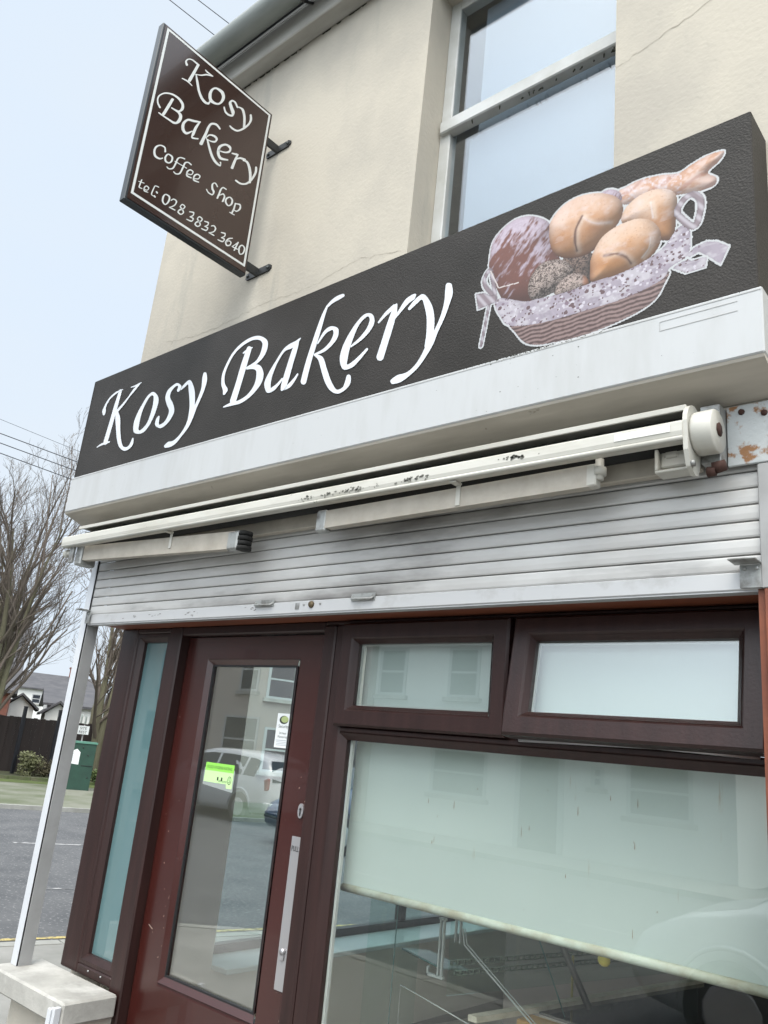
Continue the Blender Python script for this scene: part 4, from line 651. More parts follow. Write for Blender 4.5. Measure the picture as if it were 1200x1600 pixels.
# ---------------- roller shutter ----------------
t=thing('roller_shutter','grey aluminium roller shutter rolled most of the way up above the door','shutter',(-2.1,2.03,2.13))
b=MB(); SX0,SX1=-3.674,-.568; z=2.167; pitch=.0436
while z<2.62:
    prof=[(2.034,z),(2.0285,z+.0015),(2.0268,z+.006),(2.0262,z+.020),(2.0270,z+.036),(2.0285,z+.0405),(2.038,z+.0408),(2.038,z+.0436)]
    n=len(prof); vs=[(x,y,zz) for x in (SX0,SX1) for y,zz in prof]
    b.mesh(vs,[(i,i+1,n+i+1,n+i) for i in range(n-1)],False); z+=pitch
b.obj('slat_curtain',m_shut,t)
b=MB(); b.box(SX0,SX1,2.020,2.045,2.120,2.166,.003); b.box(SX0,SX1,2.024,2.06,2.116,2.1195)
b.k=1; r=random.Random(7)
for i in range(24):
    x=r.choice([-3.10,-2.86,-2.83,-2.45,-3.3])+r.gauss(0,.03); zz=2.143+r.gauss(0,.007)
    b.face([(x,2.0193,zz),(x+r.uniform(.004,.02),2.0193,zz+r.uniform(-.002,.004)),(x+r.uniform(.004,.02),2.0193,zz+.004),(x,2.0193,zz+.003)])
bb=b.obj('bottom_bar',[m_shutbar,mat('scuff',(.22,.215,.21),.7)],t)
for x in (-2.38,-1.868):
    b=MB(); b.tube([(x-.05,2.019,2.168),(x-.045,2.008,2.158),(x+.045,2.008,2.156),(x+.05,2.019,2.166)],.0045,6); b.box(x-.055,x+.055,2.0175,2.0195,2.152,2.178); b.obj('pull_handle',m_zinc,bb)
b=MB(); b.tube([(-2.121,2.0195,2.150),(-2.121,2.013,2.150)],[.014,.011],12); b.obj('lock',mat('brass_lock',(.12,.09,.05),.5,metal=.5),bb)
for x in (-2.16,-2.075): b=MB(); b.tube([(x,2.0195,2.151),(x,2.017,2.151)],.004,6); b.obj('rivet',m_zinc,bb)
b=MB(); b.box(-2.205,-2.185,2.018,2.0195,2.135,2.158); b.obj('lock_slot',m_zinc,bb)
def lug(x0,x1):
    b=MB(); b.box(x0,x1,2.008,2.012,2.122,2.180,.001); b.box(x0-.012,x1,1.955,2.012,2.181,2.185,.001)
    for xx in (x0+.012,x1-.012): b.tube([(xx,2.0085,2.170),(xx,2.003,2.170)],[.006,.005],6)
    return b.obj('stop_lug',m_zinc,bb)
lug(-.618,-.566); lug(-3.678,-3.640)
b=MB(); b.box(-3.738,-3.690,2.022,2.030,.622,2.44,.002); b.box(-3.738,-3.733,2.030,2.075,.622,2.44); 
b.k=1; b.box(-3.686,-3.681,2.030,2.088,.622,2.44); b.box(-3.733,-3.687,2.075,2.088,.622,2.44)
b.k=2; b.box(-3.689,-3.687,2.024,2.075,.622,2.44)
b.obj('guide_rail',[m_rail,m_railgrey,m_gasket],t)
b=MB(); b.box(-.5675,-.42,2.006,2.0160,2.12,2.438,.002); b.obj('guide_rail',m_railgrey,t)
b=MB(); b.box(-3.19,-3.165,1.944-.03,1.944-.002,.1,.60,.002); b.box(-3.165,-3.155,1.944-.014,1.944-.002,.1,.59); b.box(-3.155,-3.137,1.944-.03,1.944-.002,.1,.61,.002); b.obj('guide_rail',m_rail,t)
# ---------------- awning ----------------
t=thing('folded_awning','folded cream awning mechanism running under the fascia board','awning',(-2.1,1.95,2.5))
ax0,ax1=-3.783,-.700
b=MB(); b.prism([(1.868,2.482),(1.862,2.488),(1.860,2.500),(1.862,2.524),(1.867,2.530),(1.876,2.530),(1.876,2.492),(1.90,2.484),(1.90,2.478),(1.875,2.477)],ax0,ax1,0)
b.tube([(ax0,1.866,2.482),(ax1,1.866,2.482)],.0065,8)
b.k=1; r=random.Random(21)
for i in range(150):
    x=r.choice([-2.05,-1.95,-1.85,-1.80,-1.72,-1.58,-1.53,-1.2,-1.17])+r.gauss(0,.018); zz=2.500+r.gauss(0,.004)+(.01 if x>-1.3 else 0); s=r.uniform(.001,.0045)
    b.face([(x+s*1.5*math.cos(a)*r.uniform(.4,1.3),1.8593,zz+s*math.sin(a)*r.uniform(.5,1.2)) for a in (0,1.05,2.1,3.15,4.2,5.25)])
fb=b.obj('front_bar',[m_awn,mat('flaked_paint',(.15,.15,.13),.9)],t)
b=MB(); b.box(-.88,-.73,1.8585,1.8598,2.500,2.520); b.obj('blank_label',mat('old_label',(.68,.68,.64),.5),fb)
b=MB(); b.box(-3.70,ax1,1.895,2.012,2.575,2.581,.002); b.box(-3.70,ax1,1.889,1.896,2.566,2.583,.002); b.obj('cover_lip',m_awn,t)
b=MB(); b.tube([(-3.70,1.955,2.525),(ax1,1.955,2.525)],.046,14); b.obj('cloth_roll',m_awndark,t)
b=MB(); b.box(-3.63,-.70,1.985,2.014,2.437,2.51,.003); b.obj('torsion_bar',m_arm,t)
def arm(p0,p1,zh,y,nm='folding_arm'):
    b=MB(); (x0,z0),(x1,z1)=p0,p1; h=zh/2
    b.prism([(x0,z0-h),(x1,z1-h),(x1,z1+h),(x0,z0+h)],y-.016,y+.016,1); o=b.obj(nm,m_arm,t,bev=.004); return o
a1=arm((-3.64,2.447),(-2.49,2.402),.072,1.925); a2=arm((-1.995,2.428),(-.975,2.437),.064,1.925)
b=MB(); b.box(-2.53,-2.46,1.904,1.945,2.358,2.440,.01); b.k=1; 
for i in range(4): b.tube([(-2.445,1.93,2.360+i*.02),(-2.445,1.93,2.374+i*.02)],.030-.002*(i%2),14)
b.obj('elbow_joint',[m_zinc,m_awndark],a1)
b=MB(); b.box(-2.035,-1.985,1.906,1.944,2.385,2.465,.006); b.obj('arm_end_cap',m_zinc,a2)
b=MB(); b.tube([(-.952,1.925,2.425),(-.952,1.925,2.485)],[.012,.012],12); b.tube([(-.952,1.925,2.438),(-.952,1.925,2.460)],[.019,.019],14); b.box(-.985,-.955,1.908,1.942,2.405,2.47,.004); b.obj('elbow_joint',m_awn,a2)
for x,y in ((-2.917,1.915),(-1.413,1.915)):
    b=MB(); b.box(x-.008,x+.008,1.905,1.9085,2.405,2.480,.001); b.box(x-.012,x+.012,1.872,1.908,2.470,2.476,.001); b.obj('arm_clip',m_awn,t)
b=MB(); b.box(-3.70,-3.645,1.90,1.985,2.39,2.50,.006); b.box(-3.735,-3.70,1.885,1.90,2.40,2.50,.003); b.obj('end_bracket',m_zinc,t)
b=MB(); b.tube([(-3.79,1.90,2.452),(-3.77,1.90,2.452)],[.02,.02],12); b.tube([(-3.765,1.90,2.452),(-3.74,1.90,2.452)],[.013,.013],10)
b.obj('roller_cap',m_awn,t)
# right end plate, drum, lower clamp box
b=MB(); pl=[]
for a in [i*math.pi/10 for i in range(0,11)]: pl.append((1.915+.052*math.cos(a)*1.0,2.528+.055*math.sin(a)))
pl=[(1.967,2.528)]+pl[1:]+[(1.868,2.45),(1.885,2.41),(1.915,2.395),(1.94,2.40),(1.95,2.43)]
b.prism(pl,-.700,-.688,0); ep=b.obj('end_plate',m_awn,t,bev=.002)
for y,z in ((1.89,2.418),(1.905,2.468),(1.935,2.555)): b=MB(); b.tube([(-.688,y,z),(-.680,y,z)],.009,8); b.obj('bolt',m_zinc,ep)
b=MB(); b.tube([(-.687,1.925,2.508),(-.680,1.925,2.508),(-.636,1.925,2.508),(-.632,1.925,2.508)],[.054,.057,.057,.054],36); dm=b.obj('drum',m_awn,t)
b=MB(); b.tube([(-.6315,1.925,2.512),(-.628,1.925,2.512)],[.019,.018],7); b.obj('drum_socket',m_rustdark,dm)
b=MB(); b.box(-.80,-.79,1.93,2.0,2.43,2.505,.002); b.box(-.79,-.712,1.945,2.0,2.44,2.505,.004); b.box(-.80,-.71,1.93,1.985,2.422,2.430,.002); b.box(-.775,-.745,1.942,1.946,2.465,2.49,.001); b.obj('clamp_bracket',m_awn,t)
b=MB(); b.box(-.69,-.64,1.96,2.014,2.44,2.60,.002); b.obj('wall_plate',m_zinc,t)
b=MB(); b.tube([(-.668,1.945,2.41),(-.648,1.945,2.41)],[.014,.012],10); b.tube([(-.655,1.95,2.42),(-.625,1.95,2.425)],[.017,.015],8); b.obj('rusty_bolt',m_rustdark,t)
# ---------------- things inside the shop ----------------
t=thing('display_counter','glass display counter with perforated rails behind the window','display counter',(-1.1,3.3,.08))
b=MB(); b.prism([(-1.60,2.86),(-.55,2.80),(-.35,4.4),(-1.36,4.4)],.08,.838,2); b.obj('counter_body',mat('beige_counter_side',(.42,.37,.31),.5,col2=(.36,.32,.27),nscale=4),t)
b=MB(); b.prism([(-1.60,2.86),(-.55,2.80),(-.35,4.4),(-1.36,4.4)],.8385,.846,2); b.obj('counter_top',mat('black_glass_top',(.015,.016,.018),.08),t)
b=MB(); b.prism([(-1.69,2.55),(-1.655,2.55),(-1.415,3.95),(-1.45,3.95)],.842,.860,2); b.obj('ledge',mat('beige_ledge',(.55,.50,.40),.5,col2=(.42,.37,.28),nscale=20,stretch=(1,1,1)),t)
b=MB(); b.box(-1.62,-1.44,2.74,2.84,.80,.8375,.004); b.obj('wooden_edge',mat('orange_wood',(.50,.27,.07),.4),t)
b=MB(); b.box(-2.07,-2.064,2.45,2.75,.5,1.30); b.prism([(-2.12,2.72),(-1.86,2.62),(-1.80,2.70),(-2.05,2.80)],.948,.954,2); b.prism([(-1.86,2.66),(-1.855,2.66),(-1.50,4.1),(-1.505,4.1)],.86,1.25,2); b.obj('glass_panel',m_clear,t)
m_edge=mat('glass_edge',(.10,.20,.18),.2); m_acr=mat('acrylic_edge',(.50,.52,.49),.25)
b=MB(); b.tube([(-2.062,2.60,.5),(-2.062,2.60,1.30)],.0022,4); b.tube([(-2.12,2.72,.951),(-1.86,2.62,.951)],.0035,4); b.tube([(-1.66,2.8,1.25),(-1.50,2.9,.80)],.002,4); b.obj('glass_edge',m_edge,t)
b=MB()
for x in (-1.853,-1.838): b.box(x-.003,x+.003,2.585,2.597,.93,1.12,.001)
b.box(-1.86,-1.83,2.585,2.597,1.112,1.12,.001); b.box(-1.90,-1.83,2.585,2.597,.925,.935,.001); b.box(-1.90,-1.894,2.585,2.597,.925,.955,.001)
b.box(-1.800,-1.796,2.60,2.612,1.05,1.13); b.box(-1.780,-1.776,2.60,2.612,1.05,1.13); b.obj('acrylic_bracket',m_acr,t)
b=MB(); b.tube([(-1.765,2.6,1.10),(-1.755,2.6,1.05),(-1.48,2.62,.865)],.0035,4); b.tube([(-1.755,2.6,1.10),(-1.745,2.6,1.055),(-1.465,2.62,.868)],.002,4); b.obj('acrylic_strut',m_acr,t)
b=MB(); b.tube([(-2.02,2.6,.72),(-2.02,2.6,.865),(-1.62,2.6,.80)],.0022,4); b.obj('acrylic_sheet_edge',m_acr,t)
m_perf=mat('perforated_rail',(.33,.30,.24),.4,metal=.4)
for (p,q) in (((-1.88,2.71,.955),(-1.66,3.6,.955)),((-1.865,2.71,.925),(-1.645,3.6,.925))):
    b=MB(); P=Vector(p);Q=Vector(q); n=30
    b.tube([P+Vector((0,0,.007)),Q+Vector((0,0,.007))],.003,4); b.tube([P-Vector((0,0,.007)),Q-Vector((0,0,.007))],.003,4)
    for i in range(n):
        c=P.lerp(Q,i/n); b.tube([c-Vector((0,0,.007)),c+Vector((0,0,.007))],.006,4)
    b.obj('perforated_rail',m_perf,t)
b=MB(); b.tube([(-1.55,2.9,1.08),(-1.47,2.98,.87)],.012,4); b.obj('support_post',mat('olive_post',(.13,.12,.10),.4),t)
b=MB(); b.tube([(-1.60,3.1,1.0),(-1.60,3.1,.86)],.005,6); b.obj('brass_post',mat('brass',(.45,.38,.15),.3,metal=.5),t)
tt=thing('low_partition','brown low partition wall inside the shop behind the display counter','partition',(-1.6,4.6,.08))
b=MB(); b.box(-2.75,.4,4.5,4.56,.08,.86); b.obj('lower_panel',mat('brown_panel',(.34,.27,.23),.7,col2=(.29,.23,.20),nscale=2),tt)
b=MB(); b.box(-2.75,.4,4.49,4.56,.861,1.35); b.obj('upper_panel',mat('dark_panel',(.12,.10,.095),.4),tt)
b=MB(); b.tube([(-1.262,2.66,1.108),(-1.256,2.64,1.106),(-1.252,2.625,1.105)],[.012,.020,.010],14); tag(b.obj('yellow_knob',mat('yellow_plastic',(.75,.62,.12),.4)),'small round yellow knob just below the blind hem','knob')
# lower interior band: dado and skirting on the side wall come from the room itself
# ---------------- overhead cables ----------------
m_cable=mat('cable',(.03,.035,.045),.6)
G='overhead cables above the bare tree'
for i,(p,q,rd,lb) in enumerate((((-18.68,7.15,7.97),(-17.97,8.77,7.70),.011,'top thick one of the three close cables above the bare tree'),((-18.66,7.19,7.74),(-17.97,8.78,7.48),.011,'middle one of the three close cables above the bare tree'),((-18.64,7.24,7.50),(-18.0,8.72,7.25),.011,'lowest one of the three close cables above the bare tree'),((-18.71,7.08,8.31),(-18.06,8.58,8.01),.005,'faint thin cable running highest above the bare tree'))):
    P=Vector(p);Q=Vector(q);d=Q-P; b=MB(); pts=[]
    for k in range(-12,13): pts.append(P+d*(k*.8)+Vector((0,0,.004*k*k*.3)))
    b.tube(pts,rd,5); tag(b.obj('overhead_cable',m_cable),lb,'cable',G)
for p,q,lb in (((-10.85,5.13,13.91),(-10.34,6.1,13.44),'thin cable left of its pair, crossing the sky above the hanging sign'),((-10.64,5.55,14.16),(-10.23,6.28,13.8),'thin cable right of its pair, crossing the sky above the hanging sign')):
    P=Vector(p);Q=Vector(q);d=(Q-P).normalized(); b=MB(); b.tube([P-d*14,P,P+d*3.2],.008,5); tag(b.obj('overhead_cable',m_cable),lb,'cable','pair of cables above the sign')
# ---------------- trees ----------------
m_bark=mat('mossy_bark',(.19,.18,.115),.95,col2=(.115,.105,.07),nscale=3,stretch=(1,1,.3),bump=.6,bscale=12)
m_twig=mat('brown_twigs',(.17,.14,.115),.9,col2=(.11,.09,.075),nscale=1)
def tree(name,label,loc,h,nst,seed,spread,lean=(0,0),rad=.13,maxd=4,first=.05,cat='tree',group=None):
    r=random.Random(seed); t=thing(name,label,cat,loc,group); T=MB(); Bm=MB(); base=Vector(loc); cnt=[0]
    def grow(p,d,L,rr,depth,mb):
        n=5 if depth<2 else 4; pts=[p]; rads=[rr]; q=p.copy(); dd=d.copy(); seg=L/n
        for i in range(n):
            dd=(dd+Vector((r.gauss(0,.10),r.gauss(0,.10),r.gauss(.05,.05)))).normalized(); q=q+dd*seg; pts.append(q.copy()); rads.append(rr*(1-(.84 if depth==0 else .62)*(i+1)/n))
        mb.tube(pts,rads,6 if depth<2 else (4 if depth<3 else 3),cap=False); cnt[0]+=1
        if depth>=maxd: return
        k={0:8,1:6,2:5,3:4}[depth]
        for i in range(k):
            f=.22+.78*(i+r.random()*.8)/k; f=min(f,.98); j=min(int(f*n),n-1); a=pts[j].lerp(pts[j+1],f*n-j)
            dl=(pts[j+1]-pts[j]).normalized(); side=dl.orthogonal().normalized(); side=Matrix.Rotation(r.uniform(0,6.28),3,dl)@side
            ang=r.uniform(.35,.75); nd=(dl*math.cos(ang)+side*math.sin(ang)+Vector((0,0,.12))).normalized()
            grow(a,nd,L*r.uniform(.38,.58)*(1.15-.4*f),max(rr*(1-.6*f)*.5,.0045),depth+1,Bm)
    for i in range(nst):
        a=6.28*i/nst+r.random(); sp=spread*r.uniform(.4,1.1)
        d=Vector((math.cos(a)*sp+lean[0],math.sin(a)*sp+lean[1],1)).normalized()
        grow(base+Vector((math.cos(a)*.12,math.sin(a)*.12,-.05)),d,h*r.uniform(.72,.95),rad*r.uniform(.55,1.0),0,T)
    T.obj('trunk',m_bark,t); Bm.obj('branches',m_twig,t); return t
tree('bare_tree','tall many-stemmed bare tree left of the white shutter rail',(-23.2,10.3,.1),7.6,8,11,.25,(.0,.03),.16)
tree('bare_tree','slimmer bare tree seen between the white rail and the brown sidelight frame',(-24.0,14.3,.1),6.2,4,5,.10,(.05,.09),.17)
# ---------------- fence, posts, wall ----------------
m_bd=mat('dark_brown_fence',(.030,.021,.019),.85,col2=(.02,.015,.014),nscale=5,stretch=(2,2,.2))
t=thing('board_fence','dark brown vertical board fence behind the mossy low wall','fence',(-25.1,12.35,.1))
b=MB(); r=random.Random(8); P0=Vector((-27.3,8.0,.05)); dirf=Vector((.42,.83,0)).normalized(); nf=Vector((dirf.y,-dirf.x,0))
for i in range(96):
    a=P0+dirf*(i*.115); c=a+dirf*.1148; o=nf*(.0 if i%2 else .018); h=1.70+r.uniform(-.015,.015)
    q=[a+o,c+o,c+o-nf*.018,a+o-nf*.018]; b.prism([(v.x,v.y) for v in q],.06,h,2)
b.obj('board_panel',m_bd,t)
b=MB()
for z in (.45,1.4):
    a=P0-nf*.05;c=P0+dirf*11; c=c-nf*.05
    b.prism([(a.x,a.y),(c.x,c.y),(c.x-nf.x*.04,c.y-nf.y*.04),(a.x-nf.x*.04,a.y-nf.y*.04)],z,z+.09,2)
b.obj('back_rail',m_bd,t)
m_post=mat('black_post',(.012,.013,.018),.5)
for (x,y,lb) in ((-24.22,11.93,'black metal post left of the bush, in front of the board fence'),(-23.77,12.81,'black metal post right of the bush, next to the white shutter rail')):
    b=MB(); b.box(x-.045,x+.045,y-.045,y+.045,.05,2.0,.004); b.prism([(x-.05,y-.05),(x+.05,y-.05),(x+.05,y+.05),(x-.05,y+.05)],2.001,2.02,2); b.box(x-.065,x+.065,y-.065,y+.065,.04,.09)
    tag(b.obj('fence_post',m_post),lb,'post','black posts before the board fence')
t0=MB()
for i in range(26):
    y0=6+i*.5; t0.prism([(wx(y0),y0),(wx(y0+.49),y0+.49),(wx(y0+.49)-.16,y0+.49),(wx(y0)-.16,y0)],.0,.15+random.Random(i).uniform(-.01,.02),2)
tag(t0.obj('low_wall',mat('mossy_stone',(.10,.10,.06),.95,col2=(.05,.075,.02),nscale=4,bump=.8,bscale=15)),'mossy low stone edging wall along the far pavement','wall')
# pale palisade seen between rail and frame
b=MB(); P1=Vector((-28.2,15.2,.1)); 
for i in range(26):
    a=P1+Vector((.5,.86,0))*(i*.15); b.box(a.x-.04,a.x+.04,a.y-.02,a.y+.02,.1,1.95+.0*i)
    b.prism([(a.x-.04,1.95),(a.x+.04,1.95),(a.x,2.03)],a.y-.02,a.y+.02,1)
tag(b.obj('palisade_fence',mat('pale_galvanised',(.36,.40,.38),.6)),'pale grey palisade fence behind the green cabinet','fence')
# ---------------- utility cabinet, sign, bushes ----------------
cdx=Vector((.38,.925,0)).normalized(); 
m_cab=mat('green_cabinet',(.022,.065,.045),.5,col2=(.018,.05,.036),nscale=4)
t=thing('utility_cabinet','green metal utility cabinet with a torn white notice on its side','cabinet',(-19.9,11.6,.07))
def rbox(b,o,dx,w,d,z0,z1,bv=0):
    dy=Vector((-dx.y,dx.x,0)); p=[o,o+dx*w,o+dx*w+dy*d,o+dy*d]; b.prism([(v.x,v.y) for v in p],z0,z1,2)
O=Vector((-19.87,11.18,0)); b=MB(); rbox(b,O,cdx,.62,.42,.06,1.20); b.obj('cabinet_body',m_cab,t,bev=.012)
b=MB(); rbox(b,O-cdx*.02+Vector((cdx.y,-cdx.x,0))*.02,cdx,.66,.46,1.201,1.25); b.obj('cabinet_lid',mat('cabinet_lid',(.10,.24,.18),.4),t,bev=.01)
nv=Vector((cdx.y,-cdx.x,0))
b=MB(); q=[O+nv*.004+cdx*a for a in (.03,.25)]; zz=[(.72,1.04),(.70,1.0)]
b.face([(q[0].x,q[0].y,.70),(q[1].x,q[1].y,.68),(q[1].x,q[1].y,.98),((q[0]+cdx*.13).x,(q[0]+cdx*.13).y,1.06),(q[0].x,q[0].y,1.0)]); nt_=b.obj('paper_notice',m_wst,t)
b=MB()
for k in range(4):
    p=O+nv*.006+cdx*.06; e=p+cdx*.15; z=.78+k*.05; b.face([(p.x,p.y,z),(e.x,e.y,z),(e.x,e.y,z+.006),(p.x,p.y,z+.006)])
b.obj('notice_line',mat('faint_ink',(.45,.47,.55),.7),nt_)
b=MB(); 
for a,z in ((.45,.92),(.52,.38),(.3,1.1)):
    p=O+nv*.004+cdx*a; b.tube([p+Vector((0,0,z)),p+nv*.012+Vector((0,0,z))],.016,8)
    b.obj('cabinet_lock',m_gasket,t); b=MB()
p=O+cdx*.32; rbox(b,p+nv*.01,cdx,.28,.008,.655,.668); b.obj('cabinet_handle',m_gasket,t)
t=thing('pole_sign','small white rectangular sign on a post behind the green cabinet','sign',(-23.4,13.45,.1))
so_=Vector((-23.49,13.30,0)); sdv=Vector((.47,.88,0)).normalized()
b=MB(); rbox(b,so_,sdv,.34,.015,1.38,1.63); b.obj('sign_face',m_wst,t)
b=MB(); b.tube([(-23.46,13.50,.1),(-23.46,13.50,1.66)],.022,8); b.obj('sign_post',m_railgrey,t)
ns=Vector((sdv.y,-sdv.x,0)); pc=so_+sdv*.17+ns*.004; an=math.atan2(sdv.y,sdv.x)
for tx,z in (('SITE',1.52),('REST',1.41)):
    text_mesh(tx,.11,(pc.x,pc.y,z),m_ink,'sign_text',t,rot=(math.pi/2,0,an))
def bush(label,loc,rx,rz,seed,m,n=900,sz=.05):
    r=random.Random(seed); b=MB(); lobes=[(Vector((r.uniform(-.5,.5)*rx,r.uniform(-.5,.5)*rx,r.uniform(.25,.8)*rz*2)),r.uniform(.35,.6)*rx) for _ in range(7)]
    for i in range(n):
        c,R_=r.choice(lobes); u=Vector((r.gauss(0,1),r.gauss(0,1),r.gauss(0,1))).normalized()*R_*r.uniform(.5,1.05); p=Vector(loc)+c+u; 
        if p.z<loc[2]: p.z=loc[2]+.02
        a=Vector((r.gauss(0,1),r.gauss(0,1),r.gauss(0,.7))).normalized()*sz; c2=a.cross(Vector((r.random(),r.random(),r.random()))).normalized()*sz*.5
        b.face([p-a,p+c2,p+a,p-c2])
    for i in range(9):
        b.tube([Vector(loc),Vector(loc)+Vector((r.uniform(-.5,.5)*rx,r.uniform(-.5,.5)*rx,rz*1.3))],[.015,.004],4)
    return tag(b.obj('garden_bush',m),label,'bush')
m_var=mat('variegated_leaves',(.16,.17,.07),.7,col2=(.26,.26,.15),nscale=9); m_ever=mat('evergreen_leaves',(.05,.085,.03),.7,col2=(.09,.12,.03),nscale=5)
bush('variegated cream and green bush between the two black posts',(-23.6,12.15,.1),.42,.34,3,m_var)
bush('small twiggy undergrowth bush at the foot of the right black post',(-23.5,12.55,.1),.45,.20,4,mat('dull_leaves',(.08,.075,.04),.8,col2=(.11,.09,.05),nscale=8),500,.04)
bush('dark evergreen hedge bush right of the slim tree trunk',(-25.6,17.0,.2),1.0,1.05,6,m_ever,1500,.07)
bush('low ivy bush behind the green cabinet',(-21.6,13.2,.1),.35,.22,7,m_ever,500,.045)
# ---------------- distant houses ----------------
m_slate=mat('slate',(.055,.055,.062),.8,col2=(.085,.083,.088),nscale=1.5,stretch=(1,1,3)); m_whouse=mat('white_pebbledash',(.74,.74,.72),.9,col2=(.66,.66,.64),nscale=.6); m_brick=mat('red_brick',(.22,.085,.055),.9,col2=(.15,.06,.045),nscale=2,stretch=(1,1,4)); m_wd=mat('dark_window',(.03,.035,.045),.15)
m_brown2=mat('beige_render',(.62,.55,.49),.9,col2=(.55,.49,.44),nscale=.5)
def house(name,label,o,ang,w,d,h,rh,mw,wins=(),chim=(),door=None,cat='house',gable=False,group=None,hipped=False):
    ca,sa=math.cos(ang),math.sin(ang); L=lambda x,y,z:(o[0]+x*ca-y*sa,o[1]+x*sa+y*ca,z)
    t=thing(name,label,cat,(o[0],o[1],0),group)
    def mesh(nm,boxes,m,par):
        b=MB()
        for (x0,x1,y0,y1,z0,z1) in boxes:
            vs=[L(x,y,z) for x in (x0,x1) for y in (y0,y1) for z in (z0,z1)]; b.mesh(vs,[(0,1,3,2),(4,6,7,5),(0,4,5,1),(2,3,7,6),(0,2,6,4),(1,5,7,3)])
        return b.obj(nm,m,par)
    b=MB(); vs=[L(x,y,z) for x in (0,w) for y in (0,d) for z in (0,h)]; b.mesh(vs,[(0,1,3,2),(4,6,7,5),(0,4,5,1),(2,3,7,6),(0,2,6,4),(1,5,7,3)])
    if gable: 
        for y in (0.002,d-.002): b.face([L(0,y,h),L(w,y,h),L(w/2,y,h+rh)])
    else:
        for x in (0.002,w-.002): b.face([L(x,0,h),L(x,d,h),L(x,d/2,h+rh)])
    b.obj('wall',mw,t)
    b=MB(); e=.25
    if gable:
        A=[(-e,h-.1),(w/2,h+rh+.05),(w+e,h-.1)]
        for (x0,z0),(x1,z1) in zip(A,A[1:]):
            vs=[L(x,y,z+dz) for dz in (0,.12) for (x,z) in ((x0,z0),(x1,z1)) for y in (-e,d+e)]; b.mesh(vs,[(0,1,3,2),(4,5,7,6),(0,1,5,4),(2,3,7,6),(0,2,6,4),(1,3,7,5)])
    else:
        A=[(-e,h-.1),(d/2,h+rh+.05),(d+e,h-.1)]
        for (y0,z0),(y1,z1) in zip(A,A[1:]):
            vs=[L(x,y,z+dz) for dz in (0,.12) for (y,z) in ((y0,z0),(y1,z1)) for x in (-e,w+e)]; b.mesh(vs,[(0,1,3,2),(4,5,7,6),(0,1,5,4),(2,3,7,6),(0,2,6,4),(1,3,7,5)])
    rf=b.obj('roof',m_slate,t)
    for cxx in chim: 
        c=mesh('chimney',[(cxx-.35,cxx+.35,d/2-.3,d/2+.3,h+rh*.5,h+rh+.8),(cxx-.42,cxx+.42,d/2-.37,d/2+.37,h+rh+.8,h+rh+.92)],m_brick,rf)
        for s in (-.18,.18):
            b=MB(); p=L(cxx+s,d/2,h+rh+.92); b.tube([p,(p[0],p[1],p[2]+.3)],[.10,.08],8); b.obj('chimney_pot',m_redbrick,rf)
    for (x0,x1,z0,z1) in wins:
        f=mesh('window',[(x0-.04,x0+.04,-.03,.04,z0,z1),(x1-.04,x1+.04,-.03,.04,z0,z1),(x0+.04,x1-.04,-.03,.04,z1-.06,z1),(x0+.04,x1-.04,-.03,.04,z0,z0+.06),(x0+.04,x1-.04,-.025,.04,(z0+z1)/2-.025,(z0+z1)/2+.025)],m_upvc,t)
        mesh('sill',[(x0-.12,x1+.12,-.10,-.001,z0-.1,z0-.005)],m_conc,f)
        mesh('pane',[(x0+.04,x1-.04,-.012,-.006,z0+.06,z1-.06)],m_wd,f)
    if door:
        for x in door:
            dd=mesh('door',[(x,x+.9,-.03,-.003,.1,2.05)],m_post,t); mesh('door_frame',[(x-.12,x,-.05,-.001,.1,2.2),(x+.9,x+1.02,-.05,-.001,.1,2.2),(x,x+.9,-.05,-.001,2.051,2.2)],m_upvc,t)
    return t
# far white terrace (facing the camera), small gabled outhouses, brick house with slate roof, house on right
fa_=math.atan2(3.6,1.7)
house('terraced_house','distant white terraced house with dark slate roof behind the board fence',(-65.0,27.2),fa_,9.5,7,4.05,1.2,m_whouse,[(2.2,3,2.9,3.6),(4.6,5.2,2.9,3.6),(7.2,8,2.9,3.6),(3.0,3.8,1.0,2.3)],(1.0,7.5))
house('outbuilding','low white gabled outbuilding with grey roof beyond the fence, left of its twin',(-41.3,19.3),fa_,1.3,5,2.2,.55,m_whouse,gable=True,group='gabled outbuildings')
house('outbuilding','low white gabled outbuilding with grey roof beyond the fence, nearer the shutter rail',(-40.3,20.9),fa_,1.2,5,2.05,.5,m_whouse,gable=True,group='gabled outbuildings')
house('brick_house','red brick house with tall slate roof behind the bare tree',(-36.7,9.5),math.atan2(1,.48),7.0,8,2.7,3.4,m_brick,[(1.0,2.0,1.0,2.2)],(1.6,))
house('far_house','pale distant house with grey roof seen between the white rail and the brown frame',(-41.0,19.8+1.5),fa_,7.0,6,2.55,.7,m_whouse,[(3.0,3.8,1.2,2.2),(5.2,6,1.2,2.2)])
house('side_road_house','beige rendered house across the side road, seen only through the door glass',(-18.2,14.9),math.atan2(1,.37),14,7,5.0,2.0,m_sidehouse,[(.9,1.7,2.9,4.0),(1.0,2.2,.9,2.1),(4.6,5.4,2.9,4.0),(5.0,6.2,.9,2.1),(9,9.8,2.9,4.0)],(3.3,),(3.3,))
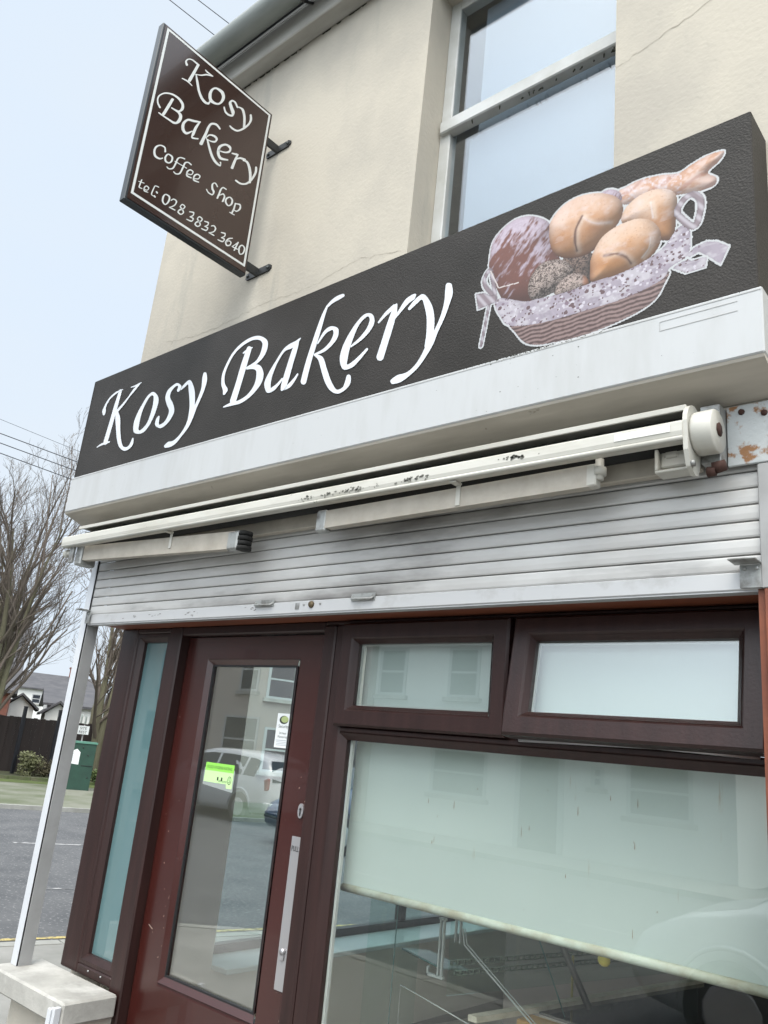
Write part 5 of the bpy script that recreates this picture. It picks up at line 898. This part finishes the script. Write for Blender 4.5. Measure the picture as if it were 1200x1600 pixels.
# opposite side of the street (reflected in the glass)
G='houses across the front street'
poly_sheet('pavement_opposite',[(-60,-9.3),(40,-9.3),(40,-11.2),(-60,-11.2)],.09,m_pave,.1)
pi=math.pi
house('street_house','beige rendered house across the street seen only mirrored in the door glass',(-13.75,-11.0),pi,11.0,7,5.2,2.2,m_brown2,[(4.35,5.1,3.05,4.3),(4.1,5.55,1.05,2.35),(8.3,9.1,3.05,4.3),(8.1,9.5,1.05,2.35),(1.0,1.8,3.05,4.3)],(.7,),(1.6,),cat='house',group=G)
house('street_house','white rendered house across the street mirrored in the closed top light',(-5.0,-11.2),pi,8.7,7,4.6,2.0,m_whouse,[(7.75,8.55,3.1,4.25),(5.6,6.4,3.1,4.25),(5.3,6.75,.95,1.95),(2.55,2.75,1.45,1.85),(.8,2.0,1.0,2.0)],(7.9,),(3.5,),group=G)
# ---------------- cars ----------------
def car(label,loc,ang,paint,seed=0,group=None,name='parked_car'):
    """x forward, length 4.1, width 1.72, height 1.46"""
    t=thing(name,label,'car',loc,group); ca,sa=math.cos(ang),math.sin(ang); L=lambda x,y,z:(loc[0]+x*ca-y*sa,loc[1]+x*sa+y*ca,loc[2]+z)
    # station: x, z_bottom, z_belt, z_roof, halfwidth belt, halfwidth roof
    St=[(-2.05,.42,.62,.62,.66,.60),(-2.0,.30,.80,.82,.78,.62),(-1.93,.26,.88,1.02,.82,.60),(-1.72,.24,.92,1.33,.85,.56),(-1.45,.22,.93,1.42,.86,.56),(-.6,.20,.93,1.47,.86,.58),(.1,.20,.92,1.46,.86,.58),(.55,.20,.91,1.38,.86,.56),(.95,.20,.90,1.12,.86,.60),(1.2,.20,.88,.94,.86,.66),(1.6,.22,.80,.84,.84,.62),(1.9,.26,.66,.70,.78,.52),(2.03,.34,.50,.52,.68,.46)]
    sec=[]
    for x,zb,zm,zr,wb,wr in St:
        pr=[(wb*.9,zb),(wb*.99,zb+.12),(wb,zb+(zm-zb)*.55),(wb*.97,zm),(wr+(wb-wr)*.25,zm+(zr-zm)*.8),(wr,zr-.015),(wr*.5,zr+.012),(0,zr+.018)]
        sec.append([(x,-y,z) for y,z in pr]+[(x,y,z) for y,z in reversed(pr[:-1])])
    def cut(p): # wheel arches
        return p
    n=len(sec[0]); b=MB(); vs=[L(*p) for s in sec for p in s]; fs=[]
    for i in range(len(sec)-1):
        for j in range(n-1): fs.append((i*n+j,i*n+j+1,(i+1)*n+j+1,(i+1)*n+j))
        fs.append((i*n+n-1,i*n,(i+1)*n,(i+1)*n+n-1))
    fs+=[tuple(range(n)),tuple((len(sec)-1)*n+k for k in range(n))]
    b.mesh(vs,fs,True); body=b.obj('body',paint,t)
    def side_pt(x,f,s,off=.006):
        for a,c in zip(St,St[1:]):
            if a[0]<=x<=c[0]: u=(x-a[0])/(c[0]-a[0]); zb,zm,zr,wb,wr=[a[k]+(c[k]-a[k])*u for k in range(1,6)]; break
        # f 0 belt -> 1 roofline
        if f<=.8: y=wb*.97+((wr+(wb-wr)*.25)-wb*.97)*f/.8; 
        else: y=(wr+(wb-wr)*.25)+(wr-(wr+(wb-wr)*.25))*(f-.8)/.2
        return L(x,s*(y+off),zm+(zr-zm)*f)
    for s in (-1,1):
        b=MB()
        for (xa,xb) in ((-1.62,-1.25),(-1.18,-.30),(-.22,.72)):
            k=6; 
            for i in range(k):
                u0=xa+(xb-xa)*i/k; u1=xa+(xb-xa)*(i+1)/k; b.face([side_pt(u0,.06,s),side_pt(u1,.06,s),side_pt(u1,.80,s),side_pt(u0,.80,s)])
        b.obj('side_windows',m_wd,t)
    b=MB(); b.face([L(-1.99,-.60,.87),L(-1.99,.60,.87),L(-1.77,.50,1.30),L(-1.77,-.50,1.30)]); 
    b.prism([(0,0),(0,0),(0,0)],0,0,1) if 0 else None
    b.obj('rear_window',m_wd,t)
    b=MB(); b.tube([L(-2.02,.0,.88),L(-1.93,.35,1.02)],.01,4); b.obj('rear_wiper',m_gasket,t)
    b=MB(); b.face([L(1.19,-.68,.935),L(1.19,.68,.935),L(.62,.50,1.375),L(.62,-.50,1.375)]); b.obj('windscreen',m_wd,t)
    for s in (-1,1):
        b=MB(); b.box(-.10,.10,-.05,.05,-.12,.12,.02); 
        for k,v in enumerate(b.v): b.v[k]=L(-1.94+v[0]*.9,s*(.74+v[1]),.80+v[2]-v[0]*.3)
        b.obj('tail_light',mat('red_lamp',(.35,.03,.02),.2),t)
        b=MB(); b.box(-.14,.14,-.05,.05,-.06,.06,.02)
        for k,v in enumerate(b.v): b.v[k]=L(1.83+v[0],s*(.64+v[1]),.62+v[2]-v[0]*.4)
        b.obj('headlight',m_zinc,t)
        for x in (-1.28,1.28):
            b=MB(); b.tube([L(x,s*.70,.31),L(x,s*.72,.31),L(x,s*.865,.31),L(x,s*.875,.31)],[.28,.31,.31,.28],24); wh=b.obj('wheel',m_gasket,t)
            b=MB(); b.tube([L(x,s*.872,.31),L(x,s*.880,.31)],[.20,.17],12); b.obj('rim',m_steel,wh)
            b=MB(); pts=[L(x+.36*math.cos(a),s*.872,.33+.36*math.sin(a)) for a in [math.pi*i/14 for i in range(15)]]; b.tube(pts,.018,5); b.obj('wheel_arch',paint,t)
    b=MB(); b.box(-.01,.01,-.26,.26,-.055,.055)
    for k,v in enumerate(b.v): b.v[k]=L(-2.062+v[0],v[1],.56+v[2])
    b.obj('number_plate',m_wst,t)
    b=MB(); b.box(-.06,.06,-.80,.80,-.09,.09,.03)
    for k,v in enumerate(b.v): b.v[k]=L(-2.0+v[0],v[1],.38+v[2])
    b.obj('bumper',paint,t)
    return t
m_cwhite=mat('white_car_paint',(.70,.72,.74),.22,coat=.6); m_cblue=mat('blue_car_paint',(.012,.03,.075),.22,coat=.6); m_csil=mat('silver_car_paint',(.5,.52,.54),.25,metal=.4,coat=.6)
G='cars parked across the front street'
car('white hatchback whose tail is mirrored in the door glass',(-15.4,-8.35,0),pi,m_cwhite,group=G)
car('white car parked at the near kerb, its bonnet mirrored low in the display window',(-.65,-2.25,0),pi,m_cwhite)
car('blue car on the side road seen through the door glass',(-10.05,12.0,0),R(70)+pi,m_cblue)
